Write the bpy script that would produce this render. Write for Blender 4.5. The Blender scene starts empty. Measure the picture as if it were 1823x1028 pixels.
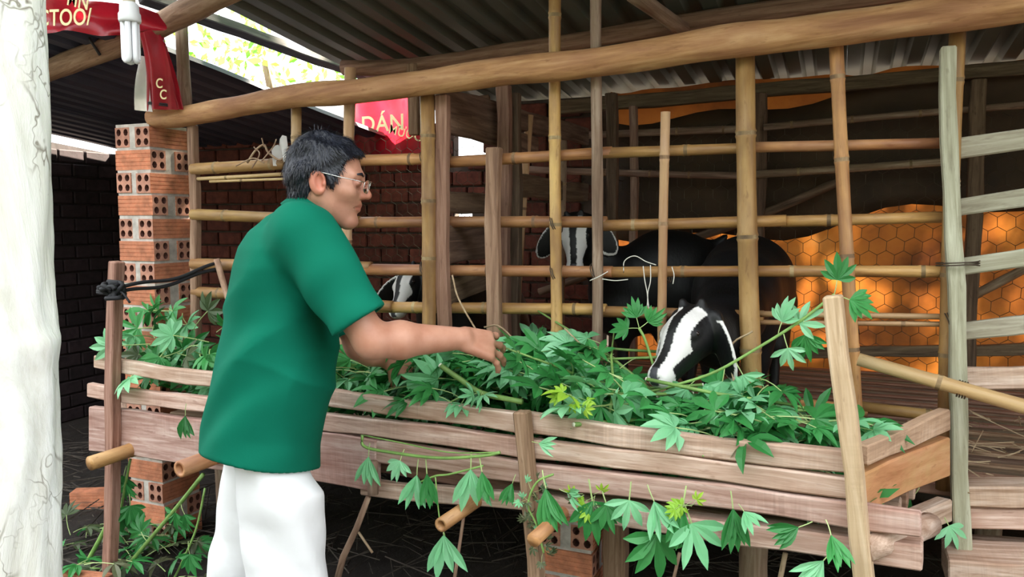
import bpy, bmesh, math, random
import numpy as np
from mathutils import Vector, Matrix
random.seed(7); RNG = np.random.default_rng(7)
scene = bpy.context.scene
COL = scene.collection

# ------------------------------------------------------------------ camera, sky, sun, exposure
FPX, W, H = 1400.0, 1823.0, 1028.0
THETA = math.atan(0.42); PITCH = math.radians(5.06)
CAM = Vector((0.0, -2.39, 1.38))
cd = bpy.data.cameras.new('camera'); cam = bpy.data.objects.new('camera', cd); COL.objects.link(cam)
cam.location = CAM; cam.rotation_euler = (math.pi/2 - PITCH, 0, THETA)
cd.sensor_width = 36.0; cd.lens = 36.0*FPX/W; cd.clip_start = 0.02; cd.clip_end = 200
scene.camera = cam
scene.view_settings.view_transform = 'Standard'; scene.view_settings.look = 'None'
scene.view_settings.gamma = 1.0; scene.view_settings.use_curve_mapping = False
scene.view_settings.exposure = 2.0

wd = bpy.data.worlds.new('overcast_sky'); scene.world = wd; wd.use_nodes = True
bgn = wd.node_tree.nodes['Background']; bgn.inputs[0].default_value = (0.93, 0.97, 1.0, 1); bgn.inputs[1].default_value = 1.0
sd = bpy.data.lights.new('sun', 'SUN'); sun = bpy.data.objects.new('sun', sd); COL.objects.link(sun)
sd.energy = 24.0; sd.angle = math.radians(1.2); sd.color = (1.0, 0.9, 0.72)
SUND = Vector((-0.22, -0.66, -0.72)).normalized()
sun.rotation_euler = SUND.to_track_quat('-Z', 'Y').to_euler(); sun.location = (2, 6, 6)

# ------------------------------------------------------------------ picking points in the place
R_ = Vector((math.cos(THETA), math.sin(THETA), 0)); FH = Vector((-math.sin(THETA), math.cos(THETA), 0))
FW = FH*math.cos(PITCH) - Vector((0, 0, math.sin(PITCH))); UP = FH*math.sin(PITCH) + Vector((0, 0, math.cos(PITCH)))
def ray(px, py): return FW + R_*((px-911.5)/FPX) + UP*((514.0-py)/FPX)
def onplane(px, py, p0, n):
    d = ray(px, py); return CAM + d*((Vector(p0)-CAM).dot(n)/d.dot(n))
def onY(px, py, Y): return onplane(px, py, (0, Y, 0), Vector((0, 1, 0)))
def onZ(px, py, z): return onplane(px, py, (0, 0, z), Vector((0, 0, 1)))
def onX(px, py, x): return onplane(px, py, (x, 0, 0), Vector((1, 0, 0)))
def atd(px, py, dep): return CAM + ray(px, py)*dep
TA = Vector((-2.41, -0.37, 0)); TB = Vector((0.01, -0.66, 0)); TD = (TB-TA).normalized(); TN = Vector((-TD.y, TD.x, 0))
def onT(px, py, off=0.0): return onplane(px, py, TA + TN*off, TN)
def V(*a): return Vector(a)

# ------------------------------------------------------------------ materials
MATS = {}
def nmat(name):
    m = bpy.data.materials.new(name); m.use_nodes = True; MATS[name] = m
    nt = m.node_tree; return m, nt, nt.nodes['Principled BSDF']
def ramp(nt, fac, stops):
    r = nt.nodes.new('ShaderNodeValToRGB'); e = r.color_ramp.elements
    e[0].position = stops[0][0]; e[0].color = (*stops[0][1], 1); e[1].position = stops[-1][0]; e[1].color = (*stops[-1][1], 1)
    for p, c in stops[1:-1]:
        x = e.new(p); x.color = (*c, 1)
    nt.links.new(fac, r.inputs[0]); return r.outputs[0]
def noise(nt, scale, mapscale=(1, 1, 1), detail=4, rough=0.6, dist=0.0, coord='Object'):
    tc = nt.nodes.new('ShaderNodeTexCoord'); mp = nt.nodes.new('ShaderNodeMapping'); mp.inputs['Scale'].default_value = mapscale
    nt.links.new(tc.outputs[coord], mp.inputs[0])
    oi = nt.nodes.new('ShaderNodeObjectInfo'); ad = nt.nodes.new('ShaderNodeVectorMath'); ad.operation = 'ADD'
    sc = nt.nodes.new('ShaderNodeVectorMath'); sc.operation = 'SCALE'; sc.inputs['Scale'].default_value = 37.0
    cb = nt.nodes.new('ShaderNodeCombineXYZ')
    for i in range(3): nt.links.new(oi.outputs['Random'], cb.inputs[i])
    nt.links.new(cb.outputs[0], sc.inputs[0]); nt.links.new(mp.outputs[0], ad.inputs[0]); nt.links.new(sc.outputs[0], ad.inputs[1])
    n = nt.nodes.new('ShaderNodeTexNoise'); n.inputs['Scale'].default_value = scale; n.inputs['Detail'].default_value = detail
    n.inputs['Roughness'].default_value = rough; n.inputs['Distortion'].default_value = dist
    nt.links.new(ad.outputs[0], n.inputs['Vector']); return n.outputs[0]
def mixc(nt, fac, a, b, mode='MIX'):
    m = nt.nodes.new('ShaderNodeMix'); m.data_type = 'RGBA'; m.blend_type = mode
    for s, v in ((0, fac), (6, a), (7, b)):
        if hasattr(v, 'links'): nt.links.new(v, m.inputs[s])
        else: m.inputs[s].default_value = v if s == 0 else (*v, 1)
    return m.outputs[2]
def vary(nt, col, amt, hue=0.0):
    oi = nt.nodes.new('ShaderNodeObjectInfo'); h = nt.nodes.new('ShaderNodeHueSaturation')
    mr = nt.nodes.new('ShaderNodeMapRange'); mr.inputs[3].default_value = 1-amt; mr.inputs[4].default_value = 1+amt
    nt.links.new(oi.outputs['Random'], mr.inputs[0]); nt.links.new(mr.outputs[0], h.inputs['Value'])
    if hue:
        m2 = nt.nodes.new('ShaderNodeMath'); m2.operation = 'MULTIPLY'; m2.inputs[1].default_value = 7.31
        m3 = nt.nodes.new('ShaderNodeMath'); m3.operation = 'FRACT'; nt.links.new(oi.outputs['Random'], m2.inputs[0]); nt.links.new(m2.outputs[0], m3.inputs[0])
        mh = nt.nodes.new('ShaderNodeMapRange'); mh.inputs[3].default_value = 0.5-hue; mh.inputs[4].default_value = 0.5+hue
        nt.links.new(m3.outputs[0], mh.inputs[0]); nt.links.new(mh.outputs[0], h.inputs['Hue'])
    nt.links.new(col, h.inputs['Color']); return h.outputs[0]
def bump(nt, b, fac, strength, dist=0.004):
    bp = nt.nodes.new('ShaderNodeBump'); bp.inputs['Strength'].default_value = strength; bp.inputs['Distance'].default_value = dist
    nt.links.new(fac, bp.inputs['Height']); nt.links.new(bp.outputs[0], b.inputs['Normal'])
def grained(name, dark, mid, light, scale=3.0, stretch=14, var=0.15, rough=0.8, bmp=0.5, blotch=None, stain=0.5):
    m, nt, b = nmat(name)
    f = noise(nt, scale, (1, stretch, stretch), 5, 0.62, 0.4)
    c = ramp(nt, f, [(0.3, dark), (0.5, mid), (0.7, light)])
    f2 = noise(nt, 5.0, (1, 2.2, 2.2), 3)
    if blotch: c = mixc(nt, ramp(nt, f2, [(0.42, (0, 0, 0)), (0.72, (stain,)*3)]), c, blotch)
    f3 = noise(nt, 38, (0.6, 2, 2), 2)
    c = mixc(nt, ramp(nt, f3, [(0.62, (0, 0, 0)), (0.75, (0.55,)*3)]), c, dark)
    if name in ('sawn_pink', 'sawn_tan'):     # fine marks of the saw across the grain
        f4 = noise(nt, 1.0, (85, 3, 3), 2, .5, 1.2); g4 = noise(nt, 3.0, (1, 2, 2), 2)
        c = mixc(nt, ramp(nt, g4, [(.45, (0, 0, 0)), (.65, (.28,)*3)]), c, mixc(nt, 1.0, c, ramp(nt, f4, [(.3, (.55, .5, .48)), (.7, (1.3, 1.3, 1.3))]), 'MULTIPLY'))
    nt.links.new(vary(nt, c, var, 0.016), b.inputs['Base Color']); b.inputs['Roughness'].default_value = rough
    bump(nt, b, f, bmp); return m
def plain(name, col, rough=0.6, var=0.0, nz=0.0, nscale=8, metal=0.0, bmp=0.0):
    m, nt, b = nmat(name); b.inputs['Roughness'].default_value = rough; b.inputs['Metallic'].default_value = metal
    b.inputs['Base Color'].default_value = (*col, 1)
    if nz or var:
        f = noise(nt, nscale); c = ramp(nt, f, [(0.3, tuple(x*(1-nz) for x in col)), (0.7, tuple(min(1, x*(1+nz)) for x in col))])
        nt.links.new(vary(nt, c, var), b.inputs['Base Color'])
        if bmp: bump(nt, b, f, bmp)
    return m
grained('bamboo', (.22, .09, .03), (.48, .25, .09), (.64, .39, .17), 2.2, 9, .28, .5, .15, (.22, .10, .05), .85)
grained('bamboo_ring', (.12, .07, .04), (.26, .16, .08), (.5, .36, .2), 6, 3, .1, .7, .3)
grained('bamboo_pale', (.36, .2, .085), (.54, .35, .17), (.66, .47, .27), 2, 8, .08, .45, .12, (.45, .28, .16), .5)
grained('log_wood', (.24, .10, .035), (.48, .25, .105), (.68, .42, .21), 3, 9, .05, .7, .9, (.34, .15, .075), .8)
grained('pole_grey', (.15, .09, .06), (.30, .2, .14), (.48, .36, .28), 4, 12, .15, .8, .7, (.2, .11, .07), .6)
grained('sawn_pink', (.30, .17, .12), (.55, .375, .30), (.76, .60, .52), 4, 16, .12, .8, .5, (.36, .19, .13), .6)
grained('sawn_orange', (.34, .14, .05), (.50, .23, .10), (.62, .34, .18), 3, 9, .1, .75, .4, (.5, .36, .14), .6)
grained('sawn_grey', (.24, .21, .15), (.42, .39, .29), (.60, .58, .46), 4, 16, .1, .85, .5, (.32, .3, .2), .6)
grained('sawn_tan', (.28, .18, .10), (.50, .35, .21), (.66, .50, .34), 4, 16, .08, .8, .5, (.48, .34, .2), .6)
grained('sawn_dark', (.07, .04, .025), (.15, .095, .06), (.25, .17, .11), 4, 14, .2, .85, .5)
grained('sawn_brown', (.16, .08, .05), (.30, .17, .11), (.43, .27, .19), 4, 16, .1, .8, .5)
grained('twig', (.2, .11, .07), (.38, .24, .16), (.55, .40, .28), 6, 6, .2, .8, .4)
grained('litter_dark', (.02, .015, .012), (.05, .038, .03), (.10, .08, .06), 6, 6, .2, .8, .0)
grained('straw', (.25, .17, .09), (.42, .31, .18), (.6, .48, .3), 6, 6, .2, .8, .0)
plain('brick_end', (.50, .24, .17), .9, .12, .3, 30, bmp=.3)
plain('brick_hole', (.16, .06, .045), .95)
plain('brick_side', (.58, .22, .12), .9, .15, .3, 25, bmp=.3)
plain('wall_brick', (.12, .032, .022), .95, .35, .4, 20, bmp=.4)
plain('dark_brick', (.028, .017, .02), .95, .35, .4, 20, bmp=.4)  # darker brick and mortar tones for the left wall
plain('dark_mortar', (.045, .034, .036), .95, 0, .35, 12, bmp=.6)
plain('mortar', (.55, .50, .46), .95, 0, .3, 22, bmp=.7)
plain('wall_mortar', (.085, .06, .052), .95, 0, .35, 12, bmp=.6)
plain('rope_black', (.012, .012, .016), .7)
plain('string_white', (.72, .69, .62), .7)
plain('wire', (.10, .075, .055), .5, metal=.6)
plain('bulb_white', (.86, .87, .90), .25)
plain('bulb_base', (.78, .79, .80), .4)
plain('socket', (.55, .5, .36), .5)
plain('cord_black', (.02, .018, .018), .6)
plain('tarp_grey', (.42, .44, .42), .7, 0, .2, 6)
plain('lettering_cream', (.82, .68, .36), .6)
plain('stem_green', (.22, .38, .10), .5, .12, .25, 20)
plain('cut_end', (.86, .84, .70), .7)
plain('petiole', (.42, .55, .22), .5, .2)
plain('lens_metal', (.75, .74, .72), .25, metal=1.0)
# soil
m, nt, b = nmat('soil'); f = noise(nt, 1.2, detail=8, rough=.7)
nt.links.new(ramp(nt, f, [(.3, (.012, .009, .008)), (.55, (.032, .024, .02)), (.75, (.065, .05, .04))]), b.inputs['Base Color']); b.inputs['Roughness'].default_value = .95
bump(nt, b, noise(nt, 14, detail=6), .8, .02)
# galvanised sheet
def galv(name, c0, c1, rough):
    m, nt, b = nmat(name); f = noise(nt, 1.6, (1, .3, 1), 5)
    nt.links.new(ramp(nt, f, [(.35, c0), (.65, c1)]), b.inputs['Base Color'])
    b.inputs['Roughness'].default_value = rough; b.inputs['Specular IOR Level'].default_value = .12
galv('sheet_metal', (.085, .095, .08), (.16, .175, .15), .5)
galv('sheet_metal_dark', (.05, .055, .085), (.09, .095, .135), .45)
grained('backlit_wood', (.012, .009, .01), (.03, .024, .026), (.06, .05, .05), 4, 12, .1, .8, .5)  # the rafter's backlit shade is put into this wood colour
# woven tarp: light passes through it
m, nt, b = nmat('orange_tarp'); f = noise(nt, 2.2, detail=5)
c = ramp(nt, f, [(.3, (.07, .022, .008)), (.5, (.28, .085, .016)), (.62, (.36, .12, .02)), (.78, (.44, .19, .05))])  # dark blotches put shadow patches into the tarp colour, along with brown dirt
w1 = nt.nodes.new('ShaderNodeTexBrick'); w1.inputs['Scale'].default_value = 1.0
tr = nt.nodes.new('ShaderNodeBsdfTranslucent'); mx = nt.nodes.new('ShaderNodeMixShader'); mx.inputs[0].default_value = .27
out = nt.nodes['Material Output']; nt.nodes.remove(w1)
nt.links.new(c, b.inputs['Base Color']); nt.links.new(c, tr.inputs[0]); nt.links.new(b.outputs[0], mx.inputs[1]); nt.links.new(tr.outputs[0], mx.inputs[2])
nt.links.new(mx.outputs[0], out.inputs[0]); b.inputs['Roughness'].default_value = .7
bump(nt, b, noise(nt, 9, (1, 1, 1), 3), .5, .02)
def sack(name, col, trans):
    m, nt, b = nmat(name); f = noise(nt, 7, detail=4)
    c = ramp(nt, f, [(.3, tuple(x*.75 for x in col)), (.7, col)])
    tr = nt.nodes.new('ShaderNodeBsdfTranslucent'); mx = nt.nodes.new('ShaderNodeMixShader'); mx.inputs[0].default_value = trans
    nt.links.new(c, b.inputs['Base Color']); nt.links.new(c, tr.inputs[0]); b.inputs['Roughness'].default_value = .35
    nt.links.new(b.outputs[0], mx.inputs[1]); nt.links.new(tr.outputs[0], mx.inputs[2]); nt.links.new(mx.outputs[0], nt.nodes['Material Output'].inputs[0])
    bump(nt, b, noise(nt, 16, detail=3), .4, .01)
sack('sack_red', (.45, .014, .03), .42); sack('sack_white', (.8, .78, .76), .3)
# leaves
def leafmat(name, a, bcol, trans=.25):
    m, nt, b = nmat(name); oi = nt.nodes.new('ShaderNodeObjectInfo')
    c = mixc(nt, oi.outputs['Random'], a, bcol); f = noise(nt, 26, detail=2)
    c = mixc(nt, ramp(nt, f, [(.4, (0, 0, 0)), (.8, (.35,)*3)]), c, tuple(min(1, x*1.5) for x in a))
    tr = nt.nodes.new('ShaderNodeBsdfTranslucent'); mx = nt.nodes.new('ShaderNodeMixShader'); mx.inputs[0].default_value = trans
    nt.links.new(c, b.inputs['Base Color']); nt.links.new(c, tr.inputs[0]); b.inputs['Roughness'].default_value = .42
    nt.links.new(b.outputs[0], mx.inputs[1]); nt.links.new(tr.outputs[0], mx.inputs[2]); nt.links.new(mx.outputs[0], nt.nodes['Material Output'].inputs[0])
leafmat('leaf_green', (.022, .17, .035), (.075, .38, .10)); leafmat('leaf_pale', (.17, .50, .23), (.32, .70, .40)); leafmat('leaf_lime', (.25, .48, .03), (.4, .6, .06))
leafmat('leaf_blocker', (.012, .035, .008), (.03, .07, .015), .1); leafmat('leaf_dry', (.06, .10, .04), (.16, .17, .09)); leafmat('leaf_tree', (.16, .42, .04), (.22, .5, .06), .5)
# bark
m, nt, b = nmat('pale_bark'); f = noise(nt, 5, (1, 1, .35), 7, .7, .6); g = noise(nt, 2.4, (1, 1, .5), 4)
c = ramp(nt, f, [(.30, (.20, .16, .10)), (.40, (.62, .60, .54)), (.6, (.82, .82, .80)), (.8, (.90, .90, .90))])
c = mixc(nt, ramp(nt, g, [(.55, (0, 0, 0)), (.75, (.4,)*3)]), c, (.60, .62, .46))
tcv = nt.nodes.new('ShaderNodeTexCoord'); mpv = nt.nodes.new('ShaderNodeMapping'); mpv.inputs['Scale'].default_value = (1, 1, .42); dn_ = noise(nt, 9, detail=3)
adv = nt.nodes.new('ShaderNodeVectorMath'); adv.operation = 'MULTIPLY_ADD'; adv.inputs[1].default_value = (1, 1, 1); cbv = nt.nodes.new('ShaderNodeCombineXYZ')
mlt = nt.nodes.new('ShaderNodeMath'); mlt.operation = 'MULTIPLY'; mlt.inputs[1].default_value = .16; nt.links.new(dn_, mlt.inputs[0])
for i_ in range(3): nt.links.new(mlt.outputs[0], cbv.inputs[i_])
nt.links.new(tcv.outputs['Object'], mpv.inputs[0]); nt.links.new(mpv.outputs[0], adv.inputs[0]); nt.links.new(cbv.outputs[0], adv.inputs[2])
vo = nt.nodes.new('ShaderNodeTexVoronoi'); vo.feature = 'DISTANCE_TO_EDGE'; vo.inputs['Scale'].default_value = 17; nt.links.new(adv.outputs[0], vo.inputs['Vector'])
crk = ramp(nt, vo.outputs['Distance'], [(.0, (1, 1, 1)), (.045, (0, 0, 0))]); msk = ramp(nt, noise(nt, 4, detail=3), [(.47, (0, 0, 0)), (.58, (.9,)*3)])
c = mixc(nt, mixc(nt, 1.0, crk, msk, 'MULTIPLY'), c, (.16, .13, .09))
nt.links.new(c, b.inputs['Base Color']); b.inputs['Roughness'].default_value = .95; bump(nt, b, f, .9, .012)
# cloth, skin, hair
m, nt, b = nmat('green_shirt'); f = noise(nt, 3, detail=3)
nt.links.new(ramp(nt, f, [(.3, (.001, .13, .078)), (.7, (.002, .17, .105))]), b.inputs['Base Color']); b.inputs['Roughness'].default_value = .85; b.inputs['Specular IOR Level'].default_value = .15
bump(nt, b, noise(nt, 220, detail=1), .15, .001)
m, nt, b = nmat('white_trousers'); b.inputs['Base Color'].default_value = (.86, .86, .88, 1); b.inputs['Roughness'].default_value = .8
bump(nt, b, noise(nt, 9, detail=3), .25, .02)
m, nt, b = nmat('skin'); f = noise(nt, 14, detail=4)
at = nt.nodes.new('ShaderNodeAttribute'); at.attribute_name = 'Col'
nt.links.new(mixc(nt, 1.0, ramp(nt, f, [(.3, (.46, .20, .125)), (.7, (.60, .31, .215))]), at.outputs['Color'], 'MULTIPLY'), b.inputs['Base Color']); b.inputs['Roughness'].default_value = .48
b.inputs['Subsurface Weight'].default_value = .08; b.inputs['Subsurface Radius'].default_value = (.01, .004, .002)
m, nt, b = nmat('hair'); f = noise(nt, 60, (1, 1, .25), 4)
nt.links.new(ramp(nt, f, [(.35, (.006, .007, .012)), (.62, (.018, .021, .034)), (.8, (.085, .095, .135))]), b.inputs['Base Color']); b.inputs['Roughness'].default_value = .45
bump(nt, b, f, .8, .006)
m, nt, b = nmat('lens_glass'); b.inputs['Roughness'].default_value = .03; b.inputs['Transmission Weight'].default_value = 1; b.inputs['IOR'].default_value = 1.1; b.inputs['Base Color'].default_value = (.95, .97, .97, 1)
plain('eye_white', (.75, .7, .66), .2); plain('iris_dark', (.02, .012, .01), .1); plain('lip', (.40, .16, .12), .5)
m, nt, b = nmat('goat_coat'); at = nt.nodes.new('ShaderNodeAttribute'); at.attribute_name = 'Col'
nt.links.new(at.outputs['Color'], b.inputs['Base Color']); b.inputs['Roughness'].default_value = .55; bump(nt, b, noise(nt, 90, (1, 1, .4), 3), .35, .004)
def M(n): return MATS[n]

# ------------------------------------------------------------------ object helpers
def tag(o, label=None, cat=None, group=None, kind=None):
    for k, v in (('label', label), ('category', cat), ('group', group), ('kind', kind)):
        if v: o[k] = v
    return o
def empty(name, loc, label=None, cat=None, group=None, kind=None):
    o = bpy.data.objects.new(name, None); o.empty_display_size = .1; o.location = loc; COL.objects.link(o)
    return tag(o, label, cat, group, kind)
def place(o, mat4, parent=None):
    COL.objects.link(o)
    if parent is not None:
        o.parent = parent; chain = Matrix.Identity(4); q = parent
        while q is not None:
            chain = q.matrix_basis @ chain; q = q.parent
        o.matrix_basis = chain.inverted() @ mat4
    else: o.matrix_basis = mat4
    return o
def mesh(name, verts, faces, mats, fm=None, smooth=False):
    me = bpy.data.meshes.new(name); me.from_pydata([tuple(v) for v in verts], [], faces); me.update()
    for m in (mats if isinstance(mats, (list, tuple)) else [mats]): me.materials.append(M(m) if isinstance(m, str) else m)
    if fm is not None: me.polygons.foreach_set('material_index', fm)
    if smooth: me.polygons.foreach_set('use_smooth', [True]*len(me.polygons))
    return me
def obj(name, me, parent=None, mat4=None):
    return place(bpy.data.objects.new(name, me), mat4 or Matrix.Identity(4), parent)
def frame(o, x, z=None):
    x = Vector(x).normalized(); z = Vector(z) if z is not None else Vector((0, 0, 1))
    if abs(x.dot(z.normalized())) > .98: z = Vector((0, 1, 0))
    y = z.cross(x).normalized(); z = x.cross(y)
    m = Matrix.Identity(4)
    for i in range(3): m[i][0] = x[i]; m[i][1] = y[i]; m[i][2] = z[i]; m[i][3] = o[i]
    return m
def quadprism(name, c, tv, mat, parent=None, bev=.004):
    """c = top-left, top-right, bottom-right, bottom-left of the visible face; tv = thickness vector"""
    c = [Vector(p) for p in c]; tv = Vector(tv)
    mid = (c[0]+c[1]+c[2]+c[3])/4 + tv/2; F = frame(mid, (c[1]+c[2])-(c[0]+c[3]), -tv); Fi = F.inverted()
    vs = [Fi @ p for p in c] + [Fi @ (p+tv) for p in c]
    me = mesh(name, vs, [(0, 1, 2, 3), (7, 6, 5, 4), (0, 4, 5, 1), (1, 5, 6, 2), (2, 6, 7, 3), (3, 7, 4, 0)], mat)
    bm = bmesh.new(); bm.from_mesh(me)
    bmesh.ops.recalc_face_normals(bm, faces=bm.faces[:])
    if bev: bmesh.ops.bevel(bm, geom=bm.edges[:], offset=bev, segments=1, affect='EDGES', profile=.5)
    # cut along the length and wobble so that no sawn edge is ruler-straight
    L = ((c[1]+c[2])-(c[0]+c[3])).length/2
    nseg = int(min(14, L/.12))
    for k in range(1, nseg):
        x = -L/2 + L*k/nseg
        bmesh.ops.bisect_plane(bm, geom=bm.verts[:]+bm.edges[:]+bm.faces[:], plane_co=(x, 0, 0), plane_no=(1, 0, 0))
    if nseg > 1:
        ph = [random.uniform(0, 6) for _ in range(4)]
        for v in bm.verts:
            s = (.0035*math.sin(v.co.x*7+ph[0]) + .002*math.sin(v.co.x*19+ph[1]+v.co.y*30))
            v.co.y += s; v.co.z += .0025*math.sin(v.co.x*8+ph[2])
    bm.to_mesh(me); bm.free()
    return obj(name, me, parent, F)
def board(name, p0, p1, w, t, mat, parent=None, face=None, bev=.004):
    """board along p0-p1, width w (in the 'up' sense), thickness t away from the viewer; p0,p1 on centre of front face"""
    p0, p1 = Vector(p0), Vector(p1); x = (p1-p0).normalized(); f = Vector(face) if face is not None else Vector((0, -1, 0))
    f = (f - x*f.dot(x)).normalized(); u = f.cross(x).normalized()
    if u.z < 0 and abs(u.z) > .2: u = -u
    a = u*(w/2)
    return quadprism(name, [p0+a, p1+a, p1-a, p0-a], -f*t, mat, parent, bev)
def tube_mesh(name, pts, rad, mats, n=10, fm_fn=None, caps=True, hollow=(False, False), smooth=True, ref=None):
    """tube through local pts with radius list"""
    vs, fs, fm = [], [], []
    pts = [Vector(p) for p in pts]; m = len(pts)
    ref = Vector(ref) if ref is not None else (Vector((0, 0, 1)) if abs((pts[-1]-pts[0]).normalized().z) < .9 else Vector((0, 1, 0)))
    for i, p in enumerate(pts):
        t = (pts[min(i+1, m-1)]-pts[max(i-1, 0)]).normalized(); a = t.cross(ref).normalized(); b_ = t.cross(a)
        for k in range(n):
            th = 2*math.pi*k/n; r = rad[i] if not callable(rad) else rad(i, th)
            vs.append(p + (a*math.cos(th)+b_*math.sin(th))*r)
    for i in range(m-1):
        for k in range(n):
            fs.append((i*n+k, i*n+(k+1) % n, (i+1)*n+(k+1) % n, (i+1)*n+k)); fm.append(fm_fn(i) if fm_fn else 0)
    for e, idx in ((0, 0), (1, m-1)):
        ring = [idx*n+k for k in range(n)]
        if hollow[e]:
            t = (pts[1]-pts[0]).normalized() if e == 0 else (pts[-2]-pts[-1]).normalized()
            c = pts[idx]; base = len(vs)
            for k in range(n): vs.append(c + (vs[ring[k]]-c)*.62)
            for k in range(n): vs.append(c + (vs[ring[k]]-c)*.55 + t*.05)
            for k in range(n):
                q = (ring[k], ring[(k+1) % n], base+(k+1) % n, base+k); fs.append(q if e else q[::-1]); fm.append(0)
                q = (base+k, base+(k+1) % n, base+n+(k+1) % n, base+n+k); fs.append(q if e else q[::-1]); fm.append(0)
            fs.append(tuple(base+n+k for k in range(n))); fm.append(1 if len(mats) > 1 else 0)
        elif caps: fs.append(tuple(ring if e else ring[::-1])); fm.append(0)
    return mesh(name, vs, fs, mats, fm, smooth)
def bamboo(name, p0, p1, r, parent=None, mat='bamboo', r1=None, bend=.008, node=.24, hollow=(False, False)):
    p0, p1 = Vector(p0), Vector(p1); L = (p1-p0).length; r1 = r1 or r*.94
    xs, rs, ring = [0.0], [1.0], [False]; x = random.uniform(.4, .9)*node
    while x < L-.03:
        for dx, k in ((-.014, 1.0), (-.005, 1.10), (.0, 1.02), (.006, 1.09), (.015, .985)):
            if 0 < x+dx < L: xs.append(x+dx); rs.append(k); ring.append(dx in (-.005, .0))
        xs.append(min(L-.001, x+node*.5)) if x+node*.5 < L-.02 else None
        if len(xs) > len(rs): rs.append(.965); ring.append(False)
        x += node*random.uniform(.8, 1.2)
    xs.append(L); rs.append(1.0); ring.append(False)
    ph, ph2 = random.uniform(0, 6), random.uniform(0, 6)
    pts = [(x-L/2, bend*math.sin(x*2.1+ph), bend*math.sin(x*1.7+ph2)) for x in xs]
    rad = [(r+(r1-r)*x/L)*k for x, k in zip(xs, rs)]
    me = tube_mesh(name, pts, rad, [mat, 'bamboo_ring'], 12, lambda i: 1 if ring[i] else 0, hollow=hollow)
    return obj(name, me, parent, frame((p0+p1)/2, p1-p0))
def pole(name, pts, r, parent=None, mat='pole_grey', r1=None, wob=.12, step=.09, n=12):
    """rough wooden pole through world points"""
    pts = [Vector(p) for p in pts]; r1 = r1 or r
    seg = [(pts[i+1]-pts[i]).length for i in range(len(pts)-1)]; L = sum(seg)
    F = frame((pts[0]+pts[-1])/2, pts[-1]-pts[0]); Fi = F.inverted(); m = max(3, int(L/step)); out = []
    for k in range(m+1):
        s = L*k/m; i = 0
        while i < len(seg)-1 and s > seg[i]: s -= seg[i]; i += 1
        t = min(1, s/seg[i]); a, b2 = pts[i], pts[i+1]
        pa = pts[i-1] if i else a*2-b2; pb = pts[i+2] if i+2 < len(pts) else b2*2-a
        q = .5*((2*a)+(b2-pa)*t+(2*pa-5*a+4*b2-pb)*t*t+(3*a-pa-3*b2+pb)*t**3)
        out.append(Fi @ q)
    ph = [random.uniform(0, 6) for _ in range(6)]
    def rad(i, th):
        s = L*i/m; base = r+(r1-r)*i/m
        return base*(1+wob*(.5*math.sin(s*5+ph[0]+th)+.35*math.sin(2*th+s*9+ph[1])+.3*math.sin(3*th-s*13+ph[2])+.25*math.sin(s*23+ph[3])))
    return obj(name, tube_mesh(name, out, rad, [mat], n), parent, F)
def line_tube(name, pts, r, mat, parent=None, n=6):
    c = sum((Vector(p) for p in pts), Vector())/len(pts)
    pl = [Vector(p)-c for p in pts]
    # smooth subdivide
    out = []
    for i in range(len(pl)-1):
        a, b2 = pl[i], pl[i+1]; pa = pl[i-1] if i else a*2-b2; pb = pl[i+2] if i+2 < len(pl) else b2*2-a
        for k in range(5):
            t = k/5; out.append(.5*((2*a)+(b2-pa)*t+(2*pa-5*a+4*b2-pb)*t*t+(3*a-pa-3*b2+pb)*t**3))
    out.append(pl[-1])
    return obj(name, tube_mesh(name, out, [r]*len(out), [mat], n), parent, Matrix.Translation(c))
def rope_loop(name, c, axis, ra, rb, r, mat, parent=None, turns=1, n=5):
    """binding around a pole at c"""
    axis = Vector(axis).normalized(); F = frame(c, axis); pts = []
    for k in range(12*turns+1):
        th = 2*math.pi*k/12; pts.append((.006*k/12-.003*turns, math.cos(th)*ra, math.sin(th)*rb))
    return obj(name, tube_mesh(name, pts, [r]*len(pts), [mat], n), parent, F)
def ext_z(a, b, z):
    a, b = Vector(a), Vector(b); t = (z-a.z)/(b.z-a.z); return a + (b-a)*t

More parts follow.
